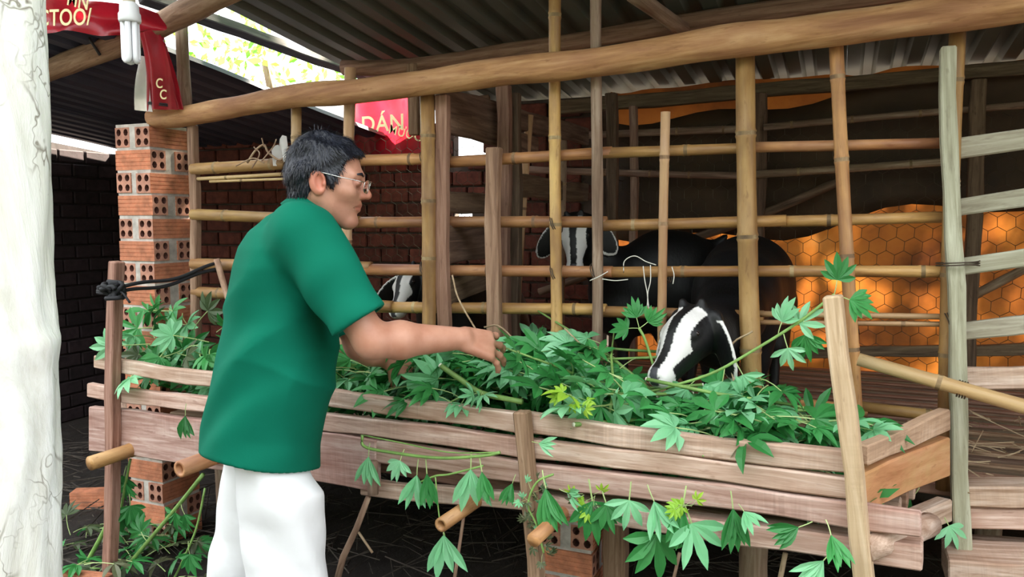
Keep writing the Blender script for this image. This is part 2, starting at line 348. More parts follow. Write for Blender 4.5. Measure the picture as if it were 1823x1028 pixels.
# ------------------------------------------------------------------ implicit surfaces for bodies
def smin(a, b, k):
    if k <= 0: return np.minimum(a, b)
    h = np.clip(.5+.5*(b-a)/k, 0, 1); return b+(a-b)*h-k*h*(1-h)
def smax(a, b, k): return -smin(-a, -b, k)
def d_cone(P, a, b, ra, rb):
    a = np.array(a, float); b = np.array(b, float); ab = b-a; t = np.clip(((P-a)@ab)/max(ab@ab, 1e-12), 0, 1)
    return np.linalg.norm(P-a-t[:, None]*ab, axis=1)-(ra+(rb-ra)*t)
def d_ell(P, c, r, Rm=None):
    q = P-np.array(c, float)
    if Rm is not None: q = q@np.array(Rm)
    r = np.array(r, float); k0 = np.linalg.norm(q/r, axis=1); k1 = np.linalg.norm(q/(r*r), axis=1)
    return k0*(k0-1)/np.maximum(k1, 1e-9)
def surface_nets(f, lo, hi, h):
    lo = np.array(lo, float); n = np.ceil((np.array(hi)-lo)/h).astype(int)+1
    ax = [lo[i]+h*np.arange(n[i]) for i in range(3)]
    G = np.stack(np.meshgrid(*ax, indexing='ij'), -1).reshape(-1, 3); D = np.empty(len(G), np.float32)
    for s in range(0, len(G), 400000): D[s:s+400000] = f(G[s:s+400000])
    D = D.reshape(n); S = D < 0
    c = np.zeros(n-1, int)
    for i in (0, 1):
        for j in (0, 1):
            for k in (0, 1): c += S[i:n[0]-1+i, j:n[1]-1+j, k:n[2]-1+k]
    act = (c > 0) & (c < 8); idx = -np.ones(n-1, int); ii = np.argwhere(act); idx[act] = np.arange(len(ii))
    acc = np.zeros((len(ii), 3)); cnt = np.zeros(len(ii))
    cor = [(i, j, k) for i in (0, 1) for j in (0, 1) for k in (0, 1)]
    for a in range(8):
        for b in range(a+1, 8):
            da = np.abs(np.array(cor[a])-np.array(cor[b])).sum()
            if da != 1: continue
            va = D[tuple((ii+cor[a]).T)]; vb = D[tuple((ii+cor[b]).T)]; x = (va < 0) != (vb < 0)
            t = np.where(x, va/np.where(x, va-vb, 1), 0)
            p = np.array(cor[a])+t[:, None]*(np.array(cor[b])-np.array(cor[a])); acc[x] += p[x]; cnt[x] += 1
    Vv = lo+h*(ii+acc/cnt[:, None]); Q = []
    for d in range(3):
        e, g = (d+1) % 3, (d+2) % 3
        A = [slice(None)]*3; B = [slice(None)]*3; A[d] = slice(0, n[d]-1); B[d] = slice(1, n[d])
        x = np.argwhere(S[tuple(A)] != S[tuple(B)])
        x = x[(x[:, e] > 0) & (x[:, g] > 0) & (x[:, e] < n[e]-1) & (x[:, g] < n[g]-1)]
        flip = S[tuple(x.T)]
        def at(de, dg):
            y = x.copy(); y[:, e] += de; y[:, g] += dg; return idx[tuple(y.T)]
        q = np.stack([at(-1, -1), at(0, -1), at(0, 0), at(-1, 0)], 1); q[~flip] = q[~flip][:, ::-1]; Q.append(q)
    Q = np.concatenate(Q); Q = Q[(Q >= 0).all(1)]
    return Vv, Q
def join_meshes(parts):
    Vs, Qs, o = [], [], 0
    for v, q in parts: Vs.append(v); Qs.append(q+o); o += len(v)
    return np.concatenate(Vs), np.concatenate(Qs)
def np_mesh(name, Vv, Q, mat, colors=None):
    me = bpy.data.meshes.new(name); me.from_pydata(Vv.tolist(), [], Q.tolist()); me.update()
    me.polygons.foreach_set('use_smooth', [True]*len(me.polygons)); me.materials.append(M(mat))
    if colors is not None:
        a = me.color_attributes.new('Col', 'FLOAT_COLOR', 'POINT'); a.data.foreach_set('color', np.c_[colors, np.ones(len(colors))].ravel())
    return me

# ================================================================== the setting
g = mesh('ground', [(-30, -25, 0), (25, -25, 0), (25, 30, 0), (-30, 30, 0)], [(0, 1, 2, 3)], 'soil')
tag(obj('ground', g), kind='structure')

# corrugated roofs: trapezoid ribs run down the slope
def sheet_mesh(name, x0, x1, y0, y1, zf, mat, pitch=.13, amp=.026):
    xs, zs = [], []; x = x0; k = 0
    while x < x1:
        for dx, z in ((0, 0), (.055, 0), (.072, amp), (.112, amp)): xs.append(x+dx); zs.append(z)
        x += pitch
    xs.append(x); zs.append(0); vs, fs = [], []; ny = 9; n = len(xs)
    for j in range(ny):
        y = y0+(y1-y0)*j/(ny-1)
        for X, z in zip(xs, zs): vs.append((X, y, zf(X, y)+z+.004*math.sin(y*4+X*2.3)))
    for j in range(ny-1):
        for i in range(n-1): fs.append((j*n+i, j*n+i+1, (j+1)*n+i+1, (j+1)*n+i))
    me = mesh(name, vs, fs, mat); return me
def zroof(X, Y): return 2.285-.105*Y+.012*X
def zlow(X, Y): return 2.075-.113*Y+.0*(X+4.8)
roof = empty('roof_right', (0, 0, 2.28), kind='structure')
xx = -2.35; i = 0
while xx < 4.2:
    o = obj('roof_sheet', sheet_mesh('roof_sheet', xx, xx+.78, -.95, 2.30, lambda X, Y, i=i: zroof(X, Y)+.004*(i % 2), 'sheet_metal'), roof)
    md = o.modifiers.new('thickness', 'SOLIDIFY'); md.thickness = .002; xx += .78; i += 1
roofl = empty('roof_left', (-3.7, 0, 2.1), kind='structure')
xx = -4.80; i = 0
while xx < -2.7:
    o = obj('roof_sheet', sheet_mesh('roof_sheet', xx, xx+.65, -.34, 2.6, lambda X, Y, i=i: zlow(X, Y)+.004*(i % 2), 'sheet_metal_dark'), roofl)
    md = o.modifiers.new('thickness', 'SOLIDIFY'); md.thickness = .002; xx += .72; i += 1

# brick walls behind the pen
def box_mesh(name, s, mat, bev=0):
    me = bpy.data.meshes.new(name); bm = bmesh.new(); bmesh.ops.create_cube(bm, size=1); bmesh.ops.scale(bm, vec=s, verts=bm.verts[:])
    if bev: bmesh.ops.bevel(bm, geom=bm.edges[:], offset=bev, segments=1, affect='EDGES')
    bm.to_mesh(me); bm.free(); me.materials.append(M(mat)); return me
def slab(name, lo, hi, mat, parent=None, **kw):
    lo, hi = Vector(lo), Vector(hi)
    return tag(obj(name, box_mesh(name, hi-lo, mat), parent, Matrix.Translation((lo+hi)/2)), **kw)
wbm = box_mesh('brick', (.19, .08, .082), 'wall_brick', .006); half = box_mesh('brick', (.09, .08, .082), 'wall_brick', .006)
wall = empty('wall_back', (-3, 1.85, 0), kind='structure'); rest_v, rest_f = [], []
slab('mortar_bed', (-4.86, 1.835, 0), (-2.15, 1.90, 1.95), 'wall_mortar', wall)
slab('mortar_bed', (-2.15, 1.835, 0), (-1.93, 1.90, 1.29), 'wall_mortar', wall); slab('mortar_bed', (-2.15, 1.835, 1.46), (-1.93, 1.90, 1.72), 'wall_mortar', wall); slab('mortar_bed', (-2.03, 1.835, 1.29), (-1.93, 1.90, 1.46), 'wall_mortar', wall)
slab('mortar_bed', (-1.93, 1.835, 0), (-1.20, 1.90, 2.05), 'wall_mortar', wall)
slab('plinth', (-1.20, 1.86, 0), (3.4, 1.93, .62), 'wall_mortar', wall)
nb = 0
for k in range(22):
    z = .045+.0925*k
    for j in range(20):
        x = -4.75+.2*j+(.1 if k % 2 else 0)
        if x > -1.25: continue
        top = 1.95 if x < -2.15 else (1.70 if x < -1.95 else 2.03)
        if z > top: continue
        # two loose gaps let daylight in
        if -2.2 < x < -2.0 and 1.28 < z < 1.46: continue
        if nb < 300 and (z > .55 or x < -4.0):
            o = obj('brick', wbm, wall, Matrix.Translation((x, 1.848+random.uniform(-.004, .004), z)) @ Matrix.Rotation(random.uniform(-.012, .012), 4, 'Y')); nb += 1
        else:
            b0 = len(rest_v)
            for dx in (-.095, .095):
                for dy in (-.04, .04):
                    for dz in (-.041, .041): rest_v.append((x+dx, 1.848+dy, z+dz))
            rest_f += [tuple(b0+q for q in f_) for f_ in ((0, 1, 3, 2), (4, 6, 7, 5), (0, 4, 5, 1), (2, 3, 7, 6), (1, 5, 7, 3), (0, 2, 6, 4))]
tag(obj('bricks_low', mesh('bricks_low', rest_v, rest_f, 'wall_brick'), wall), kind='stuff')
wl = empty('wall_left', (-4.9, .8, 0), kind='structure')
me = mesh('mortar_bed', [(-4.92, -.6, 0), (-4.86, -.6, 0), (-4.86, 1.9, 0), (-4.92, 1.9, 0), (-4.92, -.6, 2.07), (-4.86, -.6, 2.07), (-4.86, 1.9, 1.83), (-4.92, 1.9, 1.83)],
          [(0, 3, 2, 1), (4, 5, 6, 7), (0, 1, 5, 4), (1, 2, 6, 5), (2, 3, 7, 6), (3, 0, 4, 7)], 'dark_mortar'); obj('mortar_bed', me, wl)
wby = box_mesh('brick', (.08, .19, .082), 'dark_brick', .006)
for k in range(20):
    z = .045+.0925*k
    for j in range(6):
        y = .72+.2*j+(.1 if k % 2 else 0)
        if y > 1.85 or z > 1.96-.113*(y-1.216)-.03: continue
        obj('brick', wby, wl, Matrix.Translation((-4.872+random.uniform(-.004, .004), y, z)))

wr = empty('wall_right_blocker', (2.6, .8, 0), kind='structure')  # unseen end wall, added to keep side light off the roof underside
for k in range(9): slab('board', (2.6, -.25, .03+.235*k), (2.63, 1.95, .03+.235*k+.225), 'sawn_brown', wr)
# slatted pen floor
pf = empty('pen_floor', (-.6, .9, .6), kind='structure')
for k in range(27):
    y = .06+.065*k; L0 = -2.95+random.uniform(-.05, .05); L1 = 1.35+random.uniform(-.05, .05)
    quadprism('slat', [(L0, y-.024, .64), (L1, y-.024, .64+.004), (L1, y+.024, .64), (L0, y+.024, .64)][::-1], (0, 0, -.03), 'sawn_dark' if k % 2 else 'sawn_brown', pf, .003)
for x in (-2.8, -1.9, -1.0, -.15, .75): pole('joist', [(x, .0, .565), (x+.03, 1.85, .565)], .04, pf, 'pole_grey')
# edge boards and the step at the right of the trough
quadprism('edge_board', [onY(1700, 867, -.03), onY(1990, 866, -.03), onY(1990, 905, -.03), onY(1700, 903, -.03)], (0, .09, 0), 'sawn_pink', pf)
quadprism('edge_board', [onY(1700, 904, -.015), onY(1990, 906, -.015), onY(1990, 948, -.015), onY(1700, 941, -.015)], (0, .05, 0), 'sawn_pink', pf)
quadprism('edge_board', [onY(1700, 963, .05), onY(1990, 980, .05), onY(1990, 1020, .05), onY(1700, 1003, .05)], (0, .05, 0), 'sawn_pink', pf)
quadprism('step_board', [onY(1688, 998, -.14), onY(1990, 1020, -.14), onY(1990, 1072, -.14), onY(1688, 1050, -.14)], (0, .16, 0), 'sawn_pink', pf)
for x in (-1.0, .55, 1.2): pole('floor_leg', [(x, 1.0, 0), (x, 1.0, .54)], .045, pf)

# ------------------------------------------------------------------ orange tarpaulin wall and netting
X0, X1, Z0, Z1 = -1.185, 3.4, .55, 2.075; vs, fs = [], []; nx, nz = 80, 26
for j in range(nz+1):
    for i_ in range(nx+1):
        x = X0+(X1-X0)*i_/nx; z = Z0+(Z1-Z0)*j/nz
        if j == nz: z = zroof(x, 1.83)-.004+.008*math.sin(x*9)-.03*max(0, math.sin(x*5.3+1.2))**8
        vs.append((x, 1.83+.022*math.sin(x*5+z*2)+.012*math.sin(x*13-z*6)+.008*math.sin(z*15+x*3), z))
for j in range(nz):
    for i_ in range(nx):
        a = j*(nx+1)+i_; fs.append((a, a+1, a+nx+2, a+nx+1))
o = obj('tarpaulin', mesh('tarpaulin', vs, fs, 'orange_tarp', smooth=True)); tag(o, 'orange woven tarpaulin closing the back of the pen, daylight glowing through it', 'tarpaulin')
# dark sheet painting eave shade over its upper part, and stiff dark strips
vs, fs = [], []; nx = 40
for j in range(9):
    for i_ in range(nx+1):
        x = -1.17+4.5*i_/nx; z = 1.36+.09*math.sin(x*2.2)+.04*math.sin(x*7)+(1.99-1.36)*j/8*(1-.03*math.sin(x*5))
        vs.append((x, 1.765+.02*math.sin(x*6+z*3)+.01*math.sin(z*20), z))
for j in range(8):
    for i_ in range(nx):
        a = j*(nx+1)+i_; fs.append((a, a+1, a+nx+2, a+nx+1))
m_, nt_, b_ = nmat('shade_brown'); f_ = noise(nt_, 2.5, detail=5)
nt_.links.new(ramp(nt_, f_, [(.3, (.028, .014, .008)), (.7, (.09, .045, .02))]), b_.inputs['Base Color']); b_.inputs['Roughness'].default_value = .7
o = obj('shade_sheet', mesh('shade_sheet', vs, fs, 'shade_brown', smooth=True)); tag(o, 'dark brown sheet standing in for eave shade on the top half of the orange tarpaulin', 'sheet')
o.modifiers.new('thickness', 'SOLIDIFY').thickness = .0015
# hexagonal wire netting
vs, fs = [], []; R0 = .042; r = .0016
def wire(a, b2):
    a, b2 = Vector(a), Vector(b2); t = (b2-a).normalized(); u = t.cross(Vector((0, 1, 0))).normalized(); base = len(vs)
    for p in (a, b2):
        for k in range(3):
            th = 2*math.pi*k/3; vs.append(p+(u*math.cos(th)+Vector((0, 1, 0))*math.sin(th))*r)
    for k in range(3): fs.append((base+k, base+(k+1) % 3, base+3+(k+1) % 3, base+3+k))
dx = R0*math.sqrt(3); dz = R0*1.5
def wob(x, z): return (x+.006*math.sin(z*9+x*4), 1.69+.012*math.sin(x*4+z*3), z+.007*math.sin(x*7))
for j in range(int(1.22/dz)):
    for i_ in range(int(4.9/dx)):
        cx = -3.3+i_*dx+(dx/2 if j % 2 else 0); cz = .68+j*dz
        top = wob(cx, cz+R0); ul = wob(cx-dx/2, cz+R0/2); ll = wob(cx-dx/2, cz-R0/2); ur = wob(cx+dx/2, cz+R0/2)
        wire(top, ul); wire(top, ur); wire(ul, ll)
tag(obj('wire_netting', mesh('wire_netting', vs, fs, 'wire')), 'rusty hexagonal wire netting stretched along the back of the pen', 'netting')

# rear frame: posts, eave beam and poles carrying roof and netting
rf = empty('rear_frame', (0, 1.7, .6), 'dark timber frame of posts and rails along the back of the pen', 'frame')
quadprism('eave_beam', [onY(985, 180, 1.66), onY(2000, 92, 1.66), onY(2000, 118, 1.66), onY(985, 204, 1.66)], (0, .05, 0), 'sawn_dark', rf)
for (xa, ya, xb, yb, w, Y) in ((1355, 165, 1345, 640, .055, 1.62), (1745, 140, 1722, 700, .06, 1.55), (1127, 188, 1125, 620, .035, 1.6), (1086, 165, 1090, 560, .05, 1.3)):
    a, b2 = onY(xa, ya, Y), onY(xb, yb, Y); b2 = ext_z(a, b2, .645); board('post', a, b2, w, .05, 'pole_grey' if w < .04 else 'sawn_dark', rf)
bamboo('rail', onY(920, 300, 1.6), onY(1345, 312, 1.6), .019, rf, 'pole_grey'); bamboo('rail', onY(1345, 308, 1.6), onY(1700, 288, 1.6), .019, rf, 'pole_grey')
bamboo('rail', onY(1000, 245, 1.66), onY(1330, 232, 1.66), .02, rf, 'pole_grey'); bamboo('rail', onY(1360, 228, 1.6), onY(1823, 190, 1.6), .017, rf, 'pole_grey')
pole('brace', [onY(960, 520, 1.66), onY(1320, 395, 1.66), onY(1500, 320, 1.66)], .022, rf, 'sawn_dark')
board('rail', onY(1360, 632, 1.62), onY(1860, 622, 1.62), .05, .04, 'sawn_dark', rf)
pole('brace', [onY(1700, 545, 1.66), onY(1850, 465, 1.66)], .02, rf, 'pole_grey')

# partition of dark planks running back into the pen
pt = empty('plank_partition', (-1.24, .5, .6), 'dark plank partition running back into the pen behind the sawn uprights', 'partition')
def part_board(xa, ya, xb, yb, w, Ya=.05, Yb=None, mat='sawn_dark', X=-1.24):
    a, b2 = onX(xa, ya, X), onX(xb, yb, X)
    if b2.y > 1.6: b2 = a+(b2-a)*((1.6-a.y)/(b2.y-a.y))
    board('board', a, b2, w, .028, mat, pt, face=(1, -.2, 0))
part_board(795, 178, 1060, 246, .085); part_board(793, 212, 960, 262, .085); part_board(800, 358, 925, 368, .075); part_board(918, 330, 1110, 350, .095); part_board(800, 437, 930, 425, .13); part_board(800, 520, 930, 470, .09)
for (x, y, w, Y, m2) in ((893, 150, .05, .35, 'sawn_brown'), (913, 165, .045, .42, 'sawn_dark'), (880, 330, .03, .5, 'sawn_dark')):
    a = onY(x, y, Y); board('post', a, (a.x, a.y, .645), w, .04, m2, pt)
a = onY(945, 205, .75); b2 = onY(930, 440, .75); bamboo('post', a, ext_z(a, b2, .645), .017, pt, 'bamboo_pale')
a = onY(1003, 250, 1.2); bamboo('post', a, (a.x, a.y, .645), .018, pt, 'pole_grey')

# ------------------------------------------------------------------ roof timbers
tag(pole('eave_pole', [onY(20, 152, -.0), onY(150, 103, -.03), onY(250, 62, -.06), onY(330, 20, -.12), onY(440, -30, -.2)], .043, None, 'sawn_brown', .046), 'bark-stripped pole slanting under the roof edge behind the bulb', 'pole')
tag(pole('purlin', [onY(612, 120, .75), onY(735, 118, .76), onY(990, 78, .78), onY(1300, 30, .8), onY(1500, 0, .8), onY(1900, -70, .8)], .034, None, 'sawn_brown', .04), 'reddish brown purlin pole under the right-hand roof sheets', 'purlin')
tag(pole('rafter', [onY(1125, -12, .35), onY(1215, 52, .75)], .03, None, 'pole_grey'), 'short grey rafter pole slanting down to the purlin', 'rafter')
tag(board('rafter', onY(255, 2, .05), onY(700, 158, 1.7), .05, .05, 'backlit_wood', None, face=(.3, -.6, -.7)), 'rafter coloured in backlit shade crossing the open gap between the two roofs', 'rafter')
a = onY(318, 42, .0); tag(pole('roof_strut', [onY(322, 40, .05), onY(326, 120, .04), onY(330, 205, .02)], .024, None, 'pole_grey', .028), 'short grey strut between log beam and roof above the brick pillar', 'post')
tag(board('roof_strut', onY(733, 112, .72), onY(735, 240, .72), .05, .04, 'sawn_brown', None), 'short brown block propping the purlin above the log beam', 'post')
tag(pole('roof_pole', [onY(800, 186, 1.2), onY(870, 176, 1.2)], .02, None, 'sawn_brown'), 'stub of brown pole under the roof beyond the partition', 'pole')
LOGP = [(272, 212), (330, 207), (400, 193), (520, 172), (640, 163), (760, 148), (880, 128), (1000, 117), (1150, 98), (1300, 75), (1450, 57), (1600, 37), (1823, 3), (2000, -25), (2500, -105)]
tag(pole('log_beam', [onY(x, y, -.075 if x > 600 else -.075+.10*(600-x)/330) for x, y in LOGP], .039, None, 'log_wood', .049, .10, .05, 16), 'long peeled log beam resting on the brick pillar across the front of the pen', 'beam')

# ------------------------------------------------------------------ bamboo fence
fe = empty('bamboo_fence', (-.9, 0, .6), 'open bamboo fence of upright canes and five horizontal rails behind the trough', 'fence')
def up(kind, xa, ya, xb, yb, wpx, Y=-.0, zb=None, mat=None, **k):
    a, b2 = onY(xa, ya, Y), onY(xb, yb, Y)
    if zb is not None: b2 = ext_z(a, b2, zb)
    dep = (((a+b2)/2)-CAM).dot(FW); w = wpx*dep/FPX
    if kind == 'bamboo': return bamboo('upright', a, b2, w/2, fe, mat or 'bamboo', **k)
    if kind == 'pole': return pole('upright', [a, (a+b2)/2+Vector((.004, 0, 0)), b2], w/2, fe, mat or 'pole_grey', w/2, .1)
    return board('upright', a, b2, w, .035, mat or 'sawn_brown', fe)
up('board', 337, 222, 345, 560, 15, .02, .6, 'sawn_brown')
up('bamboo', 525, 192, 524, 470, 18, -.0, .6, 'bamboo_pale'); up('bamboo', 623, 122, 616, 620, 20, -.0, .62, 'bamboo_pale')
up('bamboo', 757, 165, 763, 585, 26, -.03, .64, 'bamboo'); up('board', 782, 168, 786, 585, 23, -.025, .64)
up('board', 875, 262, 876, 600, 25, -.035, .64, 'sawn_brown')
up('bamboo', 990, -60, 991, 610, 22, -.02, .64, 'bamboo', node=.34); up('pole', 1060, -60, 1062, 600, 20, -.02, .64)
up('bamboo', 1186, 200, 1183, 590, 17, -.03, .64, 'bamboo_pale'); up('bamboo', 1329, 90, 1339, 610, 33, -.03, .62, r1=.031, node=.3)
up('bamboo', 1494, 70, 1521, 740, 24, -.03, .64); up('bamboo', 1711, 40, 1681, 735, 27, .0, .64)
def rail(pts, wpx, Y=.035, mat='bamboo', name='rail', bend=.006):
    a, b2 = onY(*pts[0], Y), onY(*pts[-1], Y); dep = (((a+b2)/2)-CAM).dot(FW)
    return bamboo(name, a, b2, wpx*dep/FPX/2, fe, mat, bend=bend, node=.3)
for seg in (((345, 300), (532, 291)), ((520, 292), (800, 284)), ((795, 287), (1090, 268)), ((1070, 270), (1340, 260)), ((1335, 262), (1690, 251)),
            ((345, 384), (640, 398)), ((620, 397), (1080, 399)), ((1060, 399), (1400, 390)), ((1390, 391), (1690, 384)),
            ((345, 468), (660, 478)), ((640, 477), (1090, 486)), ((1080, 487), (1690, 487)),
            ((345, 520), (700, 549)), ((670, 546), (1080, 554)), ((1060, 555), (1360, 566)), ((1425, 716), (1545, 729)), ((1530, 728), (1680, 746))):
    rail(seg, 21 if seg[0][1] > 270 else 20)
rail(((1350, 562), (1685, 568)), 11, .02, 'bamboo_pale'); rail(((1350, 574), (1685, 581)), 10, .025, 'bamboo_pale')
rail(((1400, 742), (1520, 754)), 14, .0, 'bamboo_pale')
rail(((350, 316), (518, 308)), 7, .03, 'bamboo_pale'); rail(((372, 326), (520, 321)), 5, .03, 'bamboo_pale')
for x, y in ((990, 399), (990, 487), (1061, 486), (1335, 395), (1338, 568), (1495, 255), (1520, 575), (760, 480), (1690, 575), (1185, 486), (760, 285)):
    rope_loop('wire_tie', onY(x, y, .0), (1, 0, .35), .04, .032, .0018, 'wire', fe, 2)
# loose bamboo tied diagonally across the grey post
o = bamboo('bamboo_pole', onY(1528, 641, -.12), onY(2000, 778, -.20), .0175, None, 'bamboo_pale', .02, .004, .26)
tag(o, 'pale bamboo pole tied diagonally across the grey post at the right', 'pole')
tag(rope_loop('binding_wire', onY(1713, 694, -.15), onY(2000, 778, -.20)-onY(1528, 641, -.12), .021, .021, .0022, 'wire', None, 4), 'dark wire binding the diagonal bamboo to the grey post', 'wire')

# board panel at the right with its grey post
bp_ = empty('board_panel', (.3, -.03, .5), 'weathered grey board panel nailed to a squared post at the right edge', 'fence')
quadprism('post', [onY(1702, 1005, -.065), onY(1674, 82, -.065), onY(1703, 80, -.065), onY(1733, 1005, -.065)], (0, .05, 0), 'sawn_grey', bp_)
for ya, yb, h1, h2, m2 in ((247, 232, 36, 42, 'sawn_grey'), (353, 337, 31, 35, 'sawn_grey'), (462, 446, 31, 35, 'sawn_grey'), (573, 562, 31, 35, 'sawn_grey'), (656, 652, 40, 42, 'sawn_pink')):
    sl = (yb-ya)/108.0
    quadprism('board', [onY(1708, ya, -.0), onY(2000, ya+sl*292, -.0), onY(2000, ya+sl*292+h2, -.0), onY(1708, ya+h1, -.0)], (0, .025, 0), m2, bp_)
tag(rope_loop('binding_wire', onY(1705, 470, -.045), (-.05, 0, 1), .05, .045, .002, 'wire', None, 2), 'thin rusty wire wound round the grey post between its boards', 'wire')

# ------------------------------------------------------------------ feeding trough
tr_ = empty('feeding_trough', (-1.2, -.25, .6), 'long slatted wooden feeding trough in front of the bamboo fence', 'trough')
def tplank(q, off=.03, t=.028, mat='sawn_pink', name='plank'):
    (xl, a, b2), (xr, c, d) = q
    return quadprism(name, [onT(xl, a, off), onT(xr, c, off), onT(xr, d, off), onT(xl, b2, off)], TN*t, mat, tr_)
tplank(((165, 635, 658), (935, 741, 776))); tplank(((925, 737, 772), (1512, 808, 848)), .034)
tplank(((155, 683, 708), (935, 782, 816))); tplank(((925, 780, 813), (1512, 852, 890)), .034)
tplank(((158, 725, 803), (668, 783, 876)), .03, .03); tplank(((640, 783, 822), (935, 823, 862)), .033); tplank(((925, 822, 862), (1640, 912, 957)), .034)
tplank(((640, 853, 882), (950, 884, 914)), .05); tplank(((940, 880, 912), (1642, 977, 1022)), .05, .06)
# floor slats of the trough, running its length
zb = .69
for k in range(6):
    off = .13+.085*k; a = TA+TN*off+TD*(-.1+.02*k)+V(0, 0, .62); b2 = TA+TN*off+TD*(2.50+.012*k)+V(0, 0, .69)
    board('floor_slat', a, b2, .06, .04, 'sawn_pink' if k % 2 else 'sawn_brown', tr_, face=(0, 0, 1))
# end boards
en = (V(.27, -.07, 0)-V(.03, -.63, 0)).normalized(); eo = V(en.y, -en.x, 0)
def eplank(n_, far, t, mat):
    A_, B_ = V(.045, -.645, 0), V(.27, -.075, 0); c = []
    for (x, y), P_ in (((n_[0], n_[1]), A_), ((far[0], far[1]), B_), ((far[0], far[2]), B_), ((n_[0], n_[2]), A_)):
        c.append(onplane(x, y, A_, eo))
    quadprism('end_board', c, -eo*t, mat, tr_)
eplank((1545, 797, 832), (1693, 727, 767), .03, 'sawn_tan'); eplank((1537, 845, 916), (1693, 778, 846), .03, 'sawn_orange')
eplank((1615, 928, 962), (1697, 890, 930), .04, 'sawn_pink')
pole('cross_log', [onT(1540, 978, .02), onT(1598, 958, .12), onT(1655, 935, .40)], .028, tr_, 'sawn_pink')
# posts in front
def tpost(xa, ya, xb, yb, wpx, mat, t=.04, off=-.01):
    a, b2 = onT(xa, ya, off), onT(xb, yb, off); b2 = ext_z(a, b2, 0.0); dep = (a-CAM).dot(FW)
    board('post', a, b2, wpx*dep/FPX, t, mat, tr_, face=-TN)
tpost(196, 466, 188, 1028, 23, 'sawn_brown'); tpost(924, 735, 946, 1028, 25, 'sawn_brown'); tpost(1481, 528, 1534, 1028, 32, 'sawn_tan', .045)
# round cross bearers under the trough, ends poking out at the front
for x, y, r_, L, h in ((160, 822, .026, .62, False), (320, 839, .028, .62, True), (788, 931, .019, .6, True), (952, 968, .018, .6, False)):
    a = onT(x, y, -.12); bamboo('cross_bearer', a, a+V(.06, L, .03), r_, tr_, 'bamboo', hollow=(h, False))
pole('stub', [onT(662, 822, -.0), onT(664, 880, -.0)], .016, tr_, 'pole_grey')
for a, b2 in ((V(-2.3, .05, 0), V(-2.3, .05, .58)), (V(-.2, -.15, 0), V(-.2, -.15, .62))): pole('leg', [a, b2], .04, tr_)

# ------------------------------------------------------------------ hollow brick pillars
def hollow_brick(L, Wd, Hh, name='brick'):
    vs, fs, fm = [], [], []
    def q(*p, m=0): fs.append(tuple(p)); fm.append(m)
    for s in (-1, 1):
        x = s*L/2
        for cy in (-1, 1):
            for cz in (-1, 1):
                b0 = len(vs); oy, oz = cy*Wd/4, cz*Hh/4
                sq = [(-1, -1), (0, -1), (1, -1), (1, 0), (1, 1), (0, 1), (-1, 1), (-1, 0)]
                for u, w in sq: vs.append((x, oy+u*Wd/4, oz+w*Hh/4))
                for k in range(8):
                    th = math.radians(225+45*k); vs.append((x, oy+math.cos(th)*.0125, oz+math.sin(th)*.0145))
                for k in range(8): vs.append((x-s*.035, vs[b0+8+k][1], vs[b0+8+k][2]))
                for k in range(8):
                    k2 = (k+1) % 8
                    q(b0+k, b0+k2, b0+8+k2, b0+8+k); q(b0+8+k, b0+8+k2, b0+16+k2, b0+16+k, m=1)
                q(*[b0+16+k for k in range(8)], m=1)
    prof = []
    ng = 5
    for side in range(4):
        for k in range(ng+1):
            a = k/ng*2-1
            for da, dp in (((-.045, 0), (-.03, .0022), (.03, .0022), (.045, 0)) if 0 < k < ng else ((0, 0),)):
                t = a+da
                if side == 0: prof.append((-Wd/2+dp, -t*Hh/2))
                elif side == 1: prof.append((t*Wd/2, -Hh/2+dp))
                elif side == 2: prof.append((Wd/2-dp, t*Hh/2))
                else: prof.append((-t*Wd/2, Hh/2-dp))
    b0 = len(vs); n = len(prof)
    for s in (-1, 1):
        for y, z in prof: vs.append((s*L/2, y, z))
    for k in range(n): q(b0+k, b0+(k+1) % n, b0+n+(k+1) % n, b0+n+k, m=2)
    return mesh(name, vs, fs, ['brick_end', 'brick_hole', 'brick_side'], fm)
hb = hollow_brick(.192, .078, .080)
def brick_column(name, x0, y0, courses, label, swap=0, z0=0, wx=.19, wy=.205, pitch=.0925):
    e = empty(name, (x0+wx/2, y0+wy/2, z0), label, 'pillar')
    top = z0+courses*pitch
    bed = box_mesh('mortar_bed', (wx-.008, wy-.008, .015), 'mortar'); fa = box_mesh('mortar_joint', (wx-.008, wy-.150, .09), 'mortar'); fb = box_mesh('mortar_joint', (wx-.150, wy-.006, .09), 'mortar')
    for k in range(courses):
        obj('mortar_bed', bed, e, Matrix.Translation((x0+wx/2, y0+wy/2, z0+pitch*(k+1)-.001))); obj('mortar_joint', fb if (k+swap) % 2 else fa, e, Matrix.Translation((x0+wx/2, y0+wy/2, z0+.046+pitch*k)))
    for k in range(courses):
        z = z0+.046+pitch*k; j = lambda: random.uniform(-.003, .003)
        for s in (-1, 1):
            if (k+swap) % 2 == 0:   # stretcher to the front
                Mx = Matrix.Translation((x0+wx/2+j(), y0+wy/2+s*(wy/2-.039)+j(), z+j())) @ Matrix.Rotation(random.uniform(-.02, .02), 4, 'Z')
            else:
                Mx = Matrix.Translation((x0+wx/2+s*(wx/2-.039)+j(), y0+wy/2+j(), z+j())) @ Matrix.Rotation(math.pi/2+random.uniform(-.02, .02), 4, 'Z') @ Matrix.Scale(1.06, 4, (1, 0, 0))
            obj('brick', hb, e, Mx)
    return e
brick_column('brick_pillar', -2.772, -.005, 19, 'tall pillar of hollow clay bricks carrying the end of the log beam', 1)
a = onZ(1010, 1050, .0)
brick_column('brick_pier', -.92, .03, 6, 'short hollow brick pier under the trough beside a brown post', 0, 0)
tag(board('pier_post', V(-.66, .05, 0), V(-.66, .05, .56), .075, .06, 'sawn_brown'), 'rough brown post standing against the brick pier under the trough', 'post')
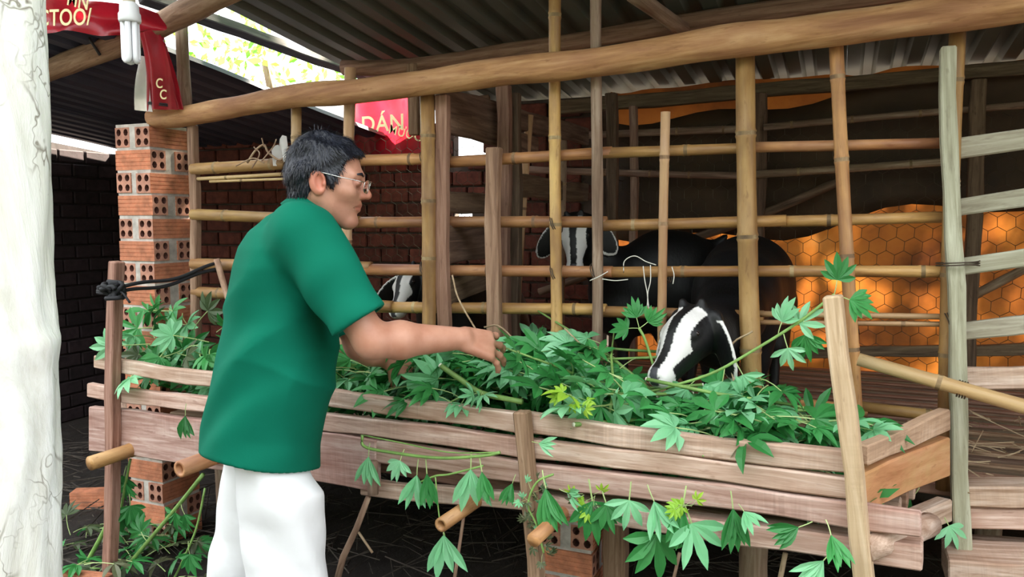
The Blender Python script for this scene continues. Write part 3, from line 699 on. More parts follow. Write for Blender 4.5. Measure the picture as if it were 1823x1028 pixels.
o = brick_column('brick_stack', -2.42, .30, 4, 'low stack of hollow bricks on the ground behind the brick pillar', 1)
# loose bricks on the ground
for (x, y, rz, lab) in ((168, 888, .5, 'loose hollow brick lying on the dark ground left of the trough post'), (150, 1045, .2, 'loose red brick at the foot of the pale tree trunk')):
    p = onZ(x, y, .04); tag(obj('loose_brick', hb, None, Matrix.Translation((p.x, p.y, .042)) @ Matrix.Rotation(rz, 4, 'Z')), lab, 'brick')

# ================================================================== the man feeding the goats
PO = Vector((-1.362, -.76, 0)); PM = Matrix.Translation(PO) @ Matrix.Rotation(THETA, 4, 'Z'); PMi = PM.inverted()
def L(px, py, yo=0.0):
    p = PMi @ onplane(px, py, PO+FH*yo, FH); return np.array(p)
def lerp(a, b, t): return np.array(a)+(np.array(b)-np.array(a))*t
def unit(v): v = np.array(v, float); return v/np.linalg.norm(v)
def union(P, prims, k):
    d = None
    for a in prims:
        e = d_cone(P, *a) if len(a) == 4 else d_ell(P, *a)
        d = e if d is None else smin(d, e, k)
    return d
# --- head frame
HC = L(584, 320, 0.0); hp = math.radians(-9); hyaw = math.radians(4)
HX = np.array([math.cos(hp)*math.cos(hyaw), math.cos(hp)*math.sin(hyaw), math.sin(hp)]); HY = np.array([-math.sin(hyaw), math.cos(hyaw), 0]); HZ = np.cross(HX, HY)
HR = np.stack([HX, HY, HZ], 1)
def toh(P): return (P-HC)@HR
def fromh(p): return HC+HR@np.array(p, float)
def ell_m(P, c, r): return d_ell(P, c, r)
def head_sdf(P):
    q = toh(P); q = q/1.0; s = q*np.array([1, -1, 1]); qa = np.c_[q[:, 0], np.abs(q[:, 1]), q[:, 2]]
    d = d_ell(q, (-.012, 0, .028), (.090, .070, .080))
    d = smin(d, d_ell(q, (.030, 0, -.030), (.060, .060, .078)), .03)
    d = smin(d, d_cone(qa, (-.012, .052, -.045), (.062, .014, -.098), .020, .017), .025)
    d = smin(d, d_ell(q, (.070, 0, -.098), (.020, .022, .017)), .02)
    d = smin(d, d_ell(qa, (.052, .042, -.022), (.026, .022, .020)), .02)          # cheekbone
    d = smin(d, d_cone(qa, (.078, .006, .022), (.066, .042, .020), .010, .010), .014)   # brow
    d = smax(d, -d_ell(qa, (.091, .032, .000), (.014, .018, .012)), .012)         # socket
    d = smin(d, d_cone(q, (.082, 0, .012), (.104, 0, -.024), .007, .0115), .012)  # nose
    d = smin(d, d_ell(qa, (.092, .011, -.029), (.012, .0085, .008)), .006)
    d = smin(d, d_cone(qa, (.086, 0, -.052), (.072, .022, -.056), .0085, .005), .008)   # lips
    d = smin(d, d_cone(qa, (.084, 0, -.064), (.072, .020, -.062), .0085, .005), .007)
    d = smax(d, -d_cone(qa, (.098, 0, -.058), (.074, .026, -.060), .0022, .0022), .003)
    d = smin(d, d_ell(qa, (.080, .032, .0015), (.0095, .015, .0095)), .004)       # closed-down lids
    d = smax(d, -d_cone(qa, (.094, .020, -.002), (.088, .046, -.001), .0016, .0016), .002)
    # ear
    e = d_ell(qa-np.array([-.012, .076, -.012]), (0, 0, 0), (.021, .011, .033), np.array([[.96, 0, .28], [0, 1, 0], [-.28, 0, .96]]).T)
    e = smax(e, -d_ell(qa-np.array([-.005, .090, -.010]), (0, 0, 0), (.013, .0165, .023), np.array([[.96, 0, .28], [0, 1, 0], [-.28, 0, .96]]).T), .004)
    e = smin(e, d_ell(qa, (.004, .077, -.014), (.004, .006, .006)), .004)
    d = smin(d, e, .006)
    nb_ = np.array(NECKB); d = smin(d, d_cone(P, fromh((-.030, 0, -.045)), nb_, .054, .062), .022)
    d = smax(d, -d_cone(qa, (-.052, .055, -.10), (-.03, .04, -.15), .004, .004), .01)
    return d
NECKB = L(535, 425, 0.0)
parts = [surface_nets(head_sdf, HC+np.array([-.17, -.11, -.22]), HC+np.array([.15, .11, .14]), .0032)]
# --- arms
def hand_prims(wr, fwd, back, side, curl, spread=.10, thumb=(.6, .5)):
    """wr wrist, fwd along palm, back = back-of-hand normal, side = +1 if thumb lies along cross(fwd, back)"""
    f = unit(fwd); b = unit(np.array(back)-f*np.dot(back, f)); t = np.cross(f, b)*side; pr = []
    pal = lambda x, y, z: wr+f*x+t*y+b*z
    for y, r in ((-.030, .0135), (-.010, .0145), (.012, .0145), (.030, .0135)):
        pr.append((pal(.008, y*.62, 0), pal(.082-abs(y+.0)*.12, y, .002), .0165, r))
    for i, (y, l, r) in enumerate(((.031, .070, .0092), (.011, .080, .0096), (-.010, .074, .0090), (-.030, .058, .0080))):
        p = pal(.084-abs(y)*.12, y, .001); a = math.atan2(y, .25)*spread/.1; cu = curl[i]; ang = cu*.55
        for k, fr in enumerate((.46, .30, .24)):
            dv = (f*math.cos(ang)-b*math.sin(ang)); dv = unit(dv+t*math.tan(a)); q = p+dv*l*fr*1.05
            pr.append((p, q, r*(1-.06*k), r*(.93-.06*k))); p = q; ang += cu*(.9 if k == 0 else .7)
    p = pal(.020, .026, -.006); d0 = unit(f*.75+t*thumb[0]-b*thumb[1])
    for l, r in ((.040, .0135), (.030, .0112), (.025, .0098)):
        q = p+d0*l; pr.append((p, q, r, r*.9)); p = q; d0 = unit(d0+f*.25-b*.12)
    return pr
SHr = L(548, 430, -.17); ELr = L(662, 607, -.20); WRr = L(822, 603, -.08)
upr = (SHr, ELr, .052, .041); fo = [(ELr, lerp(ELr, WRr, .30), .041, .0435), (lerp(ELr, WRr, .30), WRr, .0435, .0275)]
hd = unit(L(868, 616, -.04)-WRr)
hr = hand_prims(lerp(WRr, WRr+hd, .004), hd, (.0, -.8, .6), -1, (.62, .42, .40, .5), .30, (.55, .75))
A1 = [upr]+fo
parts.append(surface_nets(lambda P: smin(union(P, A1, .02), union(P, hr, .007), .012), np.minimum.reduce([SHr, ELr, WRr])-.10, np.maximum.reduce([SHr, ELr, WRr, L(905, 600, 0)])+np.array([.05, .10, .08]), .0042))
SHl = L(560, 430, .17); ELl = L(640, 615, .24); WRl = L(690, 640, .32)
hl_d = unit(L(735, 668, .36)-WRl)
hl = hand_prims(WRl, hl_d, (.15, -.45, .85), 1, (1.05, 1.1, 1.15, 1.2), .05, (.45, .7))
A2 = [(SHl, ELl, .052, .041), (ELl, lerp(ELl, WRl, .4), .042, .042), (lerp(ELl, WRl, .4), WRl, .042, .029)]
parts.append(surface_nets(lambda P: smin(union(P, A2, .02), union(P, hl, .007), .012), np.minimum.reduce([SHl, ELl, WRl])-.09, np.maximum.reduce([SHl, ELl, WRl])+np.array([.16, .12, .10]), .0045))
# --- trunk and legs under the clothes
TOR = [((.0, 0, .80), (.0, 0, .95), .075, .085), ((.0, 0, .95), (.045, 0, 1.18), .085, .09), ((.065, -.11, 1.25), (.065, .11, 1.25), .055, .055)]
AN = {}; LEG = []
for s, hipx, kx, fx in ((-1, .02, .03, .0), (1, -.05, -.10, -.22)):
    y = s*.095; hip = np.array((hipx, y, .80)); kn = np.array((kx+.02, y, .45)); an = np.array((fx, y, .09))
    LEG += [(hip, kn, .058, .05), (kn, an, .05, .036), (an+np.array((-.03, 0, -.045)), an+np.array((.13, 0, -.055)), .035, .028)]
parts.append(surface_nets(lambda P: union(P, TOR+LEG, .04), (-.36, -.25, -.02), (.25, .25, 1.38), .014))
bv_, bq_ = join_meshes(parts); hq_ = toh(bv_); C_ = np.ones((len(bv_), 3)); nH = len(parts[0][0]); ay_ = np.abs(hq_[:, 1])
def tint(mask, col, keep=None):
    m_ = mask.copy(); m_[nH:] = False; C_[m_] = C_[m_]*np.array(col)
tint(((hq_[:, 2]+.059)/.011)**2+(ay_/.021)**2+np.where(hq_[:, 0] > .066, 0, 9) < 1, (.86, .68, .68))
tint((hq_[:, 0] > .03) & (ay_ < .06) & (hq_[:, 2] > -.125) & (hq_[:, 2] < -.045), (.90, .88, .88))
tint((hq_[:, 0] > .06) & (ay_ > .012) & (ay_ < .05) & (hq_[:, 2] > -.014) & (hq_[:, 2] < .014), (.78, .70, .70))
tint((hq_[:, 0] < .02) & (ay_ > .074), (1.05, .80, .78)); tint((hq_[:, 0] > .09) & (ay_ < .02) & (hq_[:, 2] < 0) & (hq_[:, 2] > -.045), (1.03, .86, .84))
person = obj('person', np_mesh('person', bv_, bq_, 'skin', C_), None, PM)
tag(person, 'man in green shirt and white trousers leaning over the trough to spread leaves', 'person')

# --- shirt
SEC = []                      # z, centre x, half depth, half width from the photographed outline
for y, xl, xr in ((352, 520, 566), (368, 507, 580), (385, 478, 592), (411, 454, 602), (438, 439, 610), (470, 430, 604), (500, 424, 598), (560, 413, 592), (620, 396, 604), (680, 384, 592), (740, 374, 583), (800, 366, 572), (845, 366, 566)):
    a, b2 = L(xl, y), L(xr, y); SEC.append((a[2], (a[0]+b2[0])/2, (b2[0]-a[0])/2))
SEC = SEC[::-1]; SZ = [s[0] for s in SEC]; SX = [s[1] for s in SEC]; SH_ = [s[2] for s in SEC]
_a, _c, _m = L(364, 803), L(567, 851, -.04), L(470, 838, -.19)
Hb = (_c[2]-_a[2])/(_c[0]-_a[0]); Hc = (_m[2]-(_a[2]+Hb*(_m[0]-_a[0])))/(-.19); Ha = _a[2]-Hb*_a[0]
def hem(x, y): return Ha+Hb*x+Hc*y+.006*np.sin(14*x+9*y)
hemz = float(Ha)-.06
SW_y = [.225, .22, .215, .21, .205, .205, .21, .21, .20, .175, .13, .085, .065]
SLE = lerp(SHr, ELr, .80); SLEl = lerp(SHl, ELl, .82)
def folds(P):
    x, y, z = P.T
    rg = lambda u: .35-(1-np.abs(np.sin(u)))**2
    f = .016*rg(11*(z*.95+x*.55)+1.4*np.sin(7*x+4*z)+1.5*y)*np.clip((1.17-z)*4, 0, 1)*(.55+.45*np.sin(9*x+5*z+2))
    f += .013*rg(9*x-5*z+1.2*np.sin(8*z)+5*y+.6)*np.clip((1.05-z)*4, 0, 1)*(.5+.5*np.sin(7*z+4*x))
    f += .010*rg(10*z-13*x+.8*np.sin(11*z)+3*y)*np.clip((z-1.0)*5, 0, 1)*(.4+.6*np.sin(6*x+8*z))
    f += .004*np.sin(48*(x*.6-z*.5)+3*np.sin(14*y+6*z))
    return f*np.clip((z-hem(x, y))/.10+.3, .3, 1)
CA = L(561, 377); _cd = unit(L(598, 402)-L(524, 351)); CN = np.array([-_cd[2], 0, _cd[0]])
def shirt_sdf(P):
    x, y, z = P.T
    cx = np.interp(z, SZ, SX); hx = np.interp(z, SZ, SH_); hy = np.interp(z, SZ, SW_y); ly = y+.0
    r = np.sqrt(((x-cx)/hx)**2+(ly/hy)**2); d = (r-1)*np.minimum(hx, hy)*.9
    d = smax(d, (x-CA[0])*CN[0]+(z-CA[2])*CN[2], .006)
    for S, E, sl in ((SHr, ELr, SLE), (SHl, ELl, SLEl)):
        q0 = S-unit(E-S)*.02; dd = d_cone(P, q0, E, .080, .070)
        ax = unit(E-S); cut = (P-sl)@ax; inner = d_cone(P, q0, E, .066, .056)
        dd = smax(dd, cut, .004); dd = np.maximum(dd, -np.maximum(inner, -(cut+.03)))
        d = smin(d, dd, .026 if S is SHr else .03)
    d = d+folds(P)
    h = hem(x, y)
    d = smax(d, h-z, .004)
    rin = np.sqrt(((x-cx)/(hx-.012))**2+(ly/(hy-.012))**2); din = (rin-1)*np.minimum(hx, hy)*.9+folds(P)
    d = np.maximum(d, -np.maximum(din, z-(h+.05)))
    neck = d_cone(P, NECKB-np.array([0.0, 0, .02]), fromh((-.030, 0, -.045)), .061, .058)
    return np.maximum(d, -neck)
sv, sq = surface_nets(shirt_sdf, (-.24, -.31, hemz-.05), (.40, .36, SZ[-1]+.03), .0056)
shirt = obj('shirt', np_mesh('shirt', sv, sq, 'green_shirt'), person, PM); shirt['label'] = 'short-sleeved green shirt'
# collar: standing band with a folded leaf
vs, fs = [], []; n = 30
axis = CN; ca = CA+CN*.004
u_ = unit(np.cross(axis, (0, 1, 0))); w_ = np.cross(axis, u_)
for k in range(n+1):
    th = math.radians(25)+(2*math.pi-math.radians(50))*k/n; e = u_*math.cos(th)+w_*math.sin(th)
    front = math.cos(th)
    for rr, hh in ((.066, -.03), (.062, .012), (.062, .018), (.066, .018), (.082, -.022-.012*max(0, front))):
        vs.append(ca+e*rr+axis*hh)
for k in range(n):
    for j in range(4): fs.append((k*5+j, (k+1)*5+j, (k+1)*5+j+1, k*5+j+1))
o = obj('collar', mesh('collar', vs, fs, 'green_shirt', smooth=True), shirt, PM); o.modifiers.new('t', 'SOLIDIFY').thickness = .0025
# --- trousers
def seatz(z): return z
def trouser_sdf(P):
    d = None
    for (s, pts) in ((-1, [((.02, -.075, .86), .105), ((.04, -.085, .68), .105), ((.05, -.092, .46), .096), ((.045, -.095, .25), .090), ((.02, -.098, .07), .090)]),
                     (1, [((-.035, .075, .86), .105), ((-.075, .088, .66), .100), ((-.115, .095, .46), .09), ((-.19, .1, .25), .085), ((-.24, .1, .07), .085)])):
        for i_ in range(len(pts)-1):
            e = d_cone(P, pts[i_][0], pts[i_+1][0], pts[i_][1], pts[i_+1][1]); d = e if d is None else smin(d, e, .018)
    d = smin(d, d_cone(P, (-.01, -.06, .93), (-.01, .06, .93), .105, .105), .03)
    x, y, z = P.T
    d = d+.005*np.sin(30*z+20*x+5*np.sin(8*x+9*y))*np.clip((.8-z)*3, 0, 1)+.004*np.sin(40*x+12*z)
    cx = np.interp(z, SZ, SX); hx = np.interp(z, SZ, SH_)-.022; hy = np.interp(z, SZ, SW_y)-.022
    o_ = (np.sqrt(((x-cx)/hx)**2+(y/hy)**2)-1)*hx; o_ = o_+folds(P)
    up_ = np.clip((z-hem(x, y)+.05)/.06, 0, 1); d = np.maximum(d, o_*up_+d*(1-up_))
    d = smax(d, z-.98, .01); return smax(d, .055-z, .004)
tv, tq = surface_nets(trouser_sdf, (-.40, -.26, .02), (.22, .26, 1.02), .0085)
o = obj('trousers', np_mesh('trousers', tv, tq, 'white_trousers'), person, PM); o['label'] = 'white trousers'
# --- hair
def hair_sdf(P):
    q = toh(P); qa = np.c_[q[:, 0], np.abs(q[:, 1]), q[:, 2]]; x, y, z = qa.T
    d = d_ell(q, (-.011, 0, .031), (.097, .081, .088)); d = smin(d, d_ell(q, (-.050, 0, -.012), (.050, .069, .066)), .03)
    d = smin(d, d_cone(qa, (.050, .0, .072), (.042, .036, .066), .017, .017), .03)
    tuft = .0035*np.sin(95*q[:, 1]+60*z+20*x)+.003*np.sin(70*x-90*z+40*q[:, 1])
    # hairline: keep what lies above/behind these planes
    hl1 = (.052-z)+.75*(x-.045)                     # temple to forehead
    hl1 = np.maximum(hl1, x-.076-.3*(.085-z))
    side = np.maximum(x-.036-.3*(z-.02), -.014-z)   # sideburn
    backp = np.maximum(x-(-.030), (-.088-z))        # behind the ear down to the nape
    keep = np.minimum(np.minimum(np.maximum(hl1, .020-z), side), backp)
    d = np.maximum(d+tuft, keep+.5*tuft)
    ear = d_ell(qa, (-.010, .082, -.012), (.022, .024, .031)); return smax(d, -ear, .004)
hv, hq = surface_nets(hair_sdf, HC+np.array([-.16, -.12, -.14]), HC+np.array([.14, .12, .17]), .0036)
o = obj('hair', np_mesh('hair', hv, hq, 'hair'), person, PM); o['label'] = 'short dark hair greying at the side'
# loose strands combed away from the crown
me_h = o.data; cnt = len(me_h.vertices); pick_ = RNG.choice(cnt, 5200); vs, fs = [], []; crown = HC+HR@np.array([-.04, .0, .115])
for vi in pick_:
    v = np.array(me_h.vertices[int(vi)].co); nn = np.array(me_h.vertices[int(vi)].normal); hv1 = toh(v[None])[0]
    if np.linalg.norm(nn) < .5 or (hv1[0] > .055 and hv1[2] < .06): continue
    d = v-crown+HX*.03*(hv1[0] > .0)-HZ*.01; d = d-nn*np.dot(d, nn); d = unit(d+RNG.normal(0, .012, 3)); w = unit(np.cross(nn, d))*.0008; l = .016+.014*RNG.random()
    if hv1[0] > .04: l *= .6
    b0 = len(vs); vs += [v-w-nn*.001, v+w-nn*.001, v+d*l*.55+nn*.0025+w, v+d*l*.55+nn*.0025-w, v+d*l+nn*.0008]; fs += [(b0, b0+1, b0+2, b0+3), (b0+3, b0+2, b0+4)]
o2 = obj('hair_strands', mesh('hair_strands', vs, fs, 'hair'), o, PM); o2['kind'] = 'stuff'
# eyebrows
for s in (-1, 1):
    o = obj('eyebrow', tube_mesh('eyebrow', [fromh(p) for p in ((.089, s*.014, .022), (.086, s*.030, .027), (.072, s*.046, .022))], [.0025, .0036, .002], ['hair'], 6), person, PM)
# glasses
gl = empty('glasses', PM @ Vector(HC)); gl.parent = person; gl.matrix_basis = Matrix.Translation(HC)
gl['label'] = 'thin metal-framed glasses'
def gtube(name, pts, r, par, mat='lens_metal'): return obj(name, tube_mesh(name, [fromh(p) for p in pts], [r]*len(pts), [mat], 6), par, PM)
for s in (-1, 1):
    pts = []
    for k in range(17):
        th = 2*math.pi*k/16; c_, s_ = math.cos(th), math.sin(th); e = 3.0
        yy = math.copysign(abs(c_)**(2/e), c_)*.025; zz = math.copysign(abs(s_)**(2/e), s_)*.0165
        pts.append((.106-.010*abs(yy+s*0)*20*.1-.25*abs(max(0, yy*s)), s*.034+yy, -.004+zz))
    gtube('rim', pts, .0011, gl)
    lp = [fromh(p) for p in pts[:-1]]; c0 = sum(lp)/len(lp)
    o = obj('lens', mesh('lens', [c0]+lp, [(0, k+1, (k+1) % 16+1) for k in range(16)], 'lens_glass', smooth=True), gl, PM); o.modifiers.new('t', 'SOLIDIFY').thickness = .0015
    gtube('temple', [(.099, s*.060, .006), (.09, s*.073, .007), (.04, s*.078, .009), (-.012, s*.079, .014), (-.028, s*.078, .0)], .0013, gl)
gtube('bridge', [(.107, -.010, .003), (.110, 0, .006), (.107, .010, .003)], .0011, gl)

# ================================================================== goats
BLACK = np.array([.0025, .0025, .0035]); WHITE = np.array([.80, .78, .76]); GREY = np.array([.05, .05, .06])
def goat(name, poll, muzzle, upv, neck, spine, earv, legz, label, stripe=True, ear_rim=True, white_ear=0, hsc=1.0, res=.0095):
    """poll -> muzzle gives the face axis; spine = list of (point, radius); earv = per side (dir down, width dir)"""
    poll = np.array(poll); muzzle = np.array(muzzle); X = unit(muzzle-poll); Z = unit(np.array(upv)-X*np.dot(upv, X)); Y = np.cross(Z, X); HRm = np.stack([X, Y, Z], 1)
    s = hsc; fh = lambda p: poll+HRm@(np.array(p, float)*s); th = lambda P: (P-poll)@HRm/s
    neck = [np.array(p) for p in neck]
    ears = []
    for sd, (dn, wd) in zip((-1, 1), earv):
        dn = unit(dn); wd = np.array(wd, float); wd = unit(wd-dn*np.dot(wd, dn)); base = fh((.0, sd*.058, .012)); ears.append((base+dn*.082*s, dn, wd, np.cross(dn, wd), base))
    def ear_d(P):
        d = np.full(len(P), 9.)
        for c, dn, wd, th_, base in ears:
            q = P-c; R3 = np.stack([dn, wd, th_], 1); d = np.minimum(d, smin(d_ell(q, (0, 0, 0), np.array((.092, .044, .0095))*s, R3), d_cone(P, base, c-dn*.05*s, .017*s, .014*s), .02))
        return d
    def head(P):
        q = th(P); qa = np.c_[q[:, 0], np.abs(q[:, 1]), q[:, 2]]
        d = d_ell(q, (.055, 0, -.002), (.080, .058, .058)); d = smin(d, d_cone(q, (.06, 0, -.004), (.20, 0, -.022), .052, .029), .03)
        d = smin(d, d_ell(q, (.212, 0, -.024), (.030, .032, .029)), .02); d = smin(d, d_cone(q, (.05, 0, -.050), (.19, 0, -.046), .034, .018), .025)
        d = smin(d, d_ell(qa, (.082, .046, .022), (.024, .014, .013)), .012); d = smax(d, -d_ell(qa, (.234, .014, -.012), (.006, .005, .004)), .004)
        d = smax(d, -d_cone(qa, (.235, 0, -.038), (.195, .03, -.040), .002, .002), .004)
        d = smin(d, d_cone(qa, (.0, .028, .044), (-.008, .031, .058), .013, .009), .01)
        d = smin(d, ear_d(P), .008)*1.0
        n0 = fh((.0, 0, -.02)); d = smin(d, d_cone(P, n0, neck[0], .058*s, .075*s), .04)
        return d
    lo = np.minimum.reduce([fh((.25, 0, 0)), fh((-.05, .1, .1)), fh((-.05, -.1, -.1)), fh((.25, .06, -.08)), fh((0, .1, -.1))]+[e[0]-.11*s for e in ears])-.02
    hi = np.maximum.reduce([fh((.25, 0, 0)), fh((-.05, .1, .1)), fh((-.05, -.1, -.1)), fh((.25, .06, .05)), fh((0, -.1, .1))]+[e[0]+.11*s for e in ears])+.02
    hv_, hq_ = surface_nets(head, lo, hi, .0046)
    legs = []
    for i_, (p, r) in enumerate((spine[0], spine[-1])):
        for sd in (-1, 1):
            ax = unit(np.array(spine[-1][0])-np.array(spine[0][0])); lat = unit(np.cross(ax, (0, 0, 1)))
            a = np.array(p)+lat*sd*.085+np.array((0, 0, -.10)); foot = np.array((a[0], a[1], legz+.02)); k_ = (a+foot)/2
            if i_ == 0: kn = np.array((k_[0], k_[1], legz+.26)); legs += [(a, kn, .062, .032), (kn, foot, .028, .022)]
            else:
                st = a-ax*.06+np.array((0, 0, -.16)); hk = np.array((a[0], a[1], legz+.22))+ax*.06
                legs += [(a, st, .085, .055), (st, hk, .048, .028), (hk, foot+ax*.03, .026, .022)]
    bp = [(np.array(spine[i_][0]), np.array(spine[i_+1][0]), spine[i_][1], spine[i_+1][1]) for i_ in range(len(spine)-1)]
    bp += [(np.array(spine[i_][0])-np.array((0, 0, .09)), np.array(spine[i_+1][0])-np.array((0, 0, .09)), spine[i_][1]*.95, spine[i_+1][1]*.95) for i_ in range(len(spine)-1)]
    nk = [fh((.0, 0, -.02))]+neck+[np.array(spine[0][0])]; rr = np.linspace(.058*s, .125, len(nk)); bp += [(nk[i_], nk[i_+1], rr[i_], rr[i_+1]) for i_ in range(len(nk)-1)]
    e_ = np.array(spine[-1][0]); ax = unit(e_-np.array(spine[0][0])); bp.append((e_+ax*.11+np.array((0, 0, .04)), e_+ax*.19+np.array((0, 0, .08)), .028, .014))
    body = lambda P: union(P, bp+legs, .05)
    allp = np.array([np.array(spine[0][0]), e_]+nk); lo = allp.min(0)-.24; hi = allp.max(0)+.26; lo[2] = legz-.02
    bv, bq = surface_nets(body, lo, hi, .014)
    Vv, Q = join_meshes([(hv_, hq_), (bv, bq)])
    q = th(Vv); C = np.tile(BLACK, (len(Vv), 1)); ay = np.abs(q[:, 1])
    if stripe:
        w = (ay > .013+.010*np.clip(.12-q[:, 0], 0, .1)*5) & (ay < .050-.05*np.clip(q[:, 0]-.08, 0, .2)*1.0) & (q[:, 0] > .012) & (q[:, 0] < .2) & (q[:, 2] > -.012)
        w |= (q[:, 0] > .195) & (q[:, 0] < .30) & ((ay > .012) | (q[:, 2] < -.03)) & (ay < .05) & (np.abs(q[:, 2]) < .07)
        w[len(hv_):] = False; C[w] = WHITE
        g_ = (q[:, 0] > .215) & ~w & (ay < .05) & (np.abs(q[:, 2]) < .07); g_[len(hv_):] = False; C[g_] = GREY
    ed = ear_d(Vv) < .004
    for i_, (c, dn, wd, th_, base) in enumerate(ears):
        a = (Vv-c)@dn/(.092*s); b2 = (Vv-c)@wd/(.044*s); r2 = a*a+b2*b2; t_ = np.abs((Vv-c)@th_) < .02
        if ear_rim: C[ed & t_ & (r2 > .80) & (r2 < 1.3) & (a > -.75)] = WHITE
        if white_ear & (1 << i_): C[ed & t_ & (r2 < 1.3)] = WHITE
    o = obj(name, np_mesh(name, Vv, Q, 'goat_coat', C)); tag(o, label, 'goat')
    for sd in (-1, 1):
        ey = obj('eye', np_mesh('eye', *surface_nets(lambda P: d_ell(P, (0, 0, 0), (.010, .010, .010)), (-.013,)*3, (.013,)*3, .0035), 'iris_dark'), o, Matrix.Translation(Vector(fh((.085, sd*.053, .021)))))
    return o
def A(v): return np.array(v)
FZ = .645
# eating from the trough, head through the rails
pA = A(onY(1243, 572, -.10)); mA = A(onY(1166, 662, -.29))
goat('goat', pA, mA, (-.35, -.55, .75), [A(onY(1275, 600, .02)), A(onY(1300, 560, .22))], [(A(onY(1310, 520, .42)), .145), (A((onY(1330, 500, .75))), .165), (A(onY(1345, 500, 1.10)), .15)],
     [((-.25, -.1, -1.0), (-.6, -.7, .1)), ((.30, -.1, -.9), (.6, -.7, 0))], FZ, 'black goat with white face stripes eating from the trough, head through the fence', white_ear=0, hsc=1.08)
# looking out, ears hanging wide
pB = A(onY(1026, 398, .72)); mB = A(onY(1022, 462, .60))
goat('goat', pB, mB, (.1, -.95, .35), [A(onY(1075, 470, .82)), A(onY(1100, 490, .9))], [(A(onY(1110, 510, .95)), .15), (A(onY(1180, 482, 1.0)), .165), (A(onY(1215, 478, 1.02)), .155)],
     [((-.55, -.12, -.85), (-.75, -.5, .35)), ((.62, .10, -.82), (.75, .1, .4))], FZ, 'black goat with white-rimmed hanging ears looking out between two uprights', hsc=1.02)
# behind the man
pD = A(onY(738, 492, .42)); mD = A(onY(700, 548, .25))
goat('goat', pD, mD, (-.3, -.6, .7), [A(onY(770, 512, .5))], [(A(onY(800, 540, .62)), .14), (A(onY(850, 545, .8)), .15), (A(onY(885, 552, .95)), .14)],
     [((-.55, -.15, -.6), (-.5, -.7, .4)), ((.2, -.4, -.8), (.7, -.5, .2))], FZ, 'black goat lowering its head beside the sawn upright behind the man', hsc=.95)

# ================================================================== pale trunk in the foreground
prof = [(-1600, 52), (-80, 64), (0, 67), (60, 70), (150, 74), (250, 80), (350, 83), (450, 84), (540, 88), (585, 92), (608, 101), (625, 98), (660, 92), (760, 88), (900, 91), (1028, 98), (1200, 108)]
TC0 = atd(-16, -80, 1.45); TC1 = atd(-20, 1200, 1.45); n, mlen = 56, 230; vs, fs = [], []
for i_ in range(mlen+1):
    py = -1600+2800*i_/mlen; ex = np.interp(py, [p[0] for p in prof], [p[1] for p in prof]); base = np.interp(py, [-1600, 0, 1028], [52, 68, 94])
    c = atd(-18, py, 1.45); r0 = (base+18)/FPX*1.45; kn = max(0, ex-base)/FPX*1.45
    for k in range(n):
        th = 2*math.pi*k/n; e = R_*math.cos(th)-FH*math.sin(th)
        rr = r0*(1+.015*math.sin(3*th+i_*.11)+.012*math.sin(7*th-i_*.23)+.010*math.sin(13*th+i_*.5)*math.sin(i_*.31)) + kn*max(0, math.cos(th-.15))**6
        rr += .003*math.sin(11*th+2.2*math.sin(i_*.17))*(1 if py > 500 else .4)
        vs.append(V(c.x, c.y, c.z)+e*rr)
top = len(vs)
for i_ in range(mlen):
    for k in range(n): fs.append((i_*n+k, (i_+1)*n+k, (i_+1)*n+(k+1) % n, i_*n+(k+1) % n))
c = V(TC1.x, TC1.y, 0); fs.append(tuple(range(n))); b0 = len(vs)
last = [vs[mlen*n+k] for k in range(n)]
for k in range(n): vs.append(V(last[k].x+(last[k].x-c.x)*.25, last[k].y+(last[k].y-c.y)*.25, -.01))
for k in range(n): fs.append((mlen*n+k, b0+k, b0+(k+1) % n, mlen*n+(k+1) % n))
tag(obj('tree', mesh('tree', vs, fs, 'pale_bark', smooth=True)), 'thick pale tree trunk with cracked bark filling the left edge', 'tree')

# ================================================================== energy-saving bulb on its cord
B0 = atd(232, 60, 2.2); bx = empty('light_bulb', B0, 'white folded-tube energy-saving bulb hanging in front of the eave pole', 'bulb')
sc_ = 2.2/FPX
def lathe(name, prof_, mat, par, at, n=20):
    vs, fs = [], []
    for (r_, z) in prof_:
        for k in range(n): vs.append((r_*math.cos(2*math.pi*k/n), r_*math.sin(2*math.pi*k/n), z))
    for i_ in range(len(prof_)-1):
        for k in range(n): fs.append((i_*n+k, i_*n+(k+1) % n, (i_+1)*n+(k+1) % n, (i_+1)*n+k))
    fs.append(tuple(range(n))[::-1]); fs.append(tuple((len(prof_)-1)*n+k for k in range(n)))
    return obj(name, mesh(name, vs, fs, mat, smooth=True), par, Matrix.Translation(at))
lathe('ballast', [(.028, .030), (.0295, .036), (.0295, .052), (.026, .058), (.025, .078), (.018, .085)], 'bulb_base', bx, B0)
lathe('socket', [(.016, .083), (.017, .09), (.017, .125), (.01, .135)], 'socket', bx, B0)
for k in range(3):
    th = 2*math.pi*k/3+.5; c_ = V(math.cos(th)*.0148, math.sin(th)*.0148, 0); t_ = V(-math.sin(th), math.cos(th), 0)*.0088
    pts = [B0+c_+t_+V(0, 0, .034), B0+c_+t_+V(0, 0, -.066)]+[B0+c_+t_*math.cos(a)+V(0, 0, -.066-.010*math.sin(a)) for a in (.5, 1.05, 1.57, 2.1, 2.64)]+[B0+c_-t_+V(0, 0, -.066), B0+c_-t_+V(0, 0, .034)]
    obj('tube', tube_mesh('tube', [p-B0 for p in pts], [.0080]*len(pts), ['bulb_white'], 12, ref=c_.normalized()), bx, Matrix.Translation(B0))
line_tube('cord', [B0+V(0, 0, .13), B0+V(.004, 0, .3), B0+V(0, .0, zroof(B0.x, B0.y)-B0.z+.02)], .0035, 'cord_black', bx)
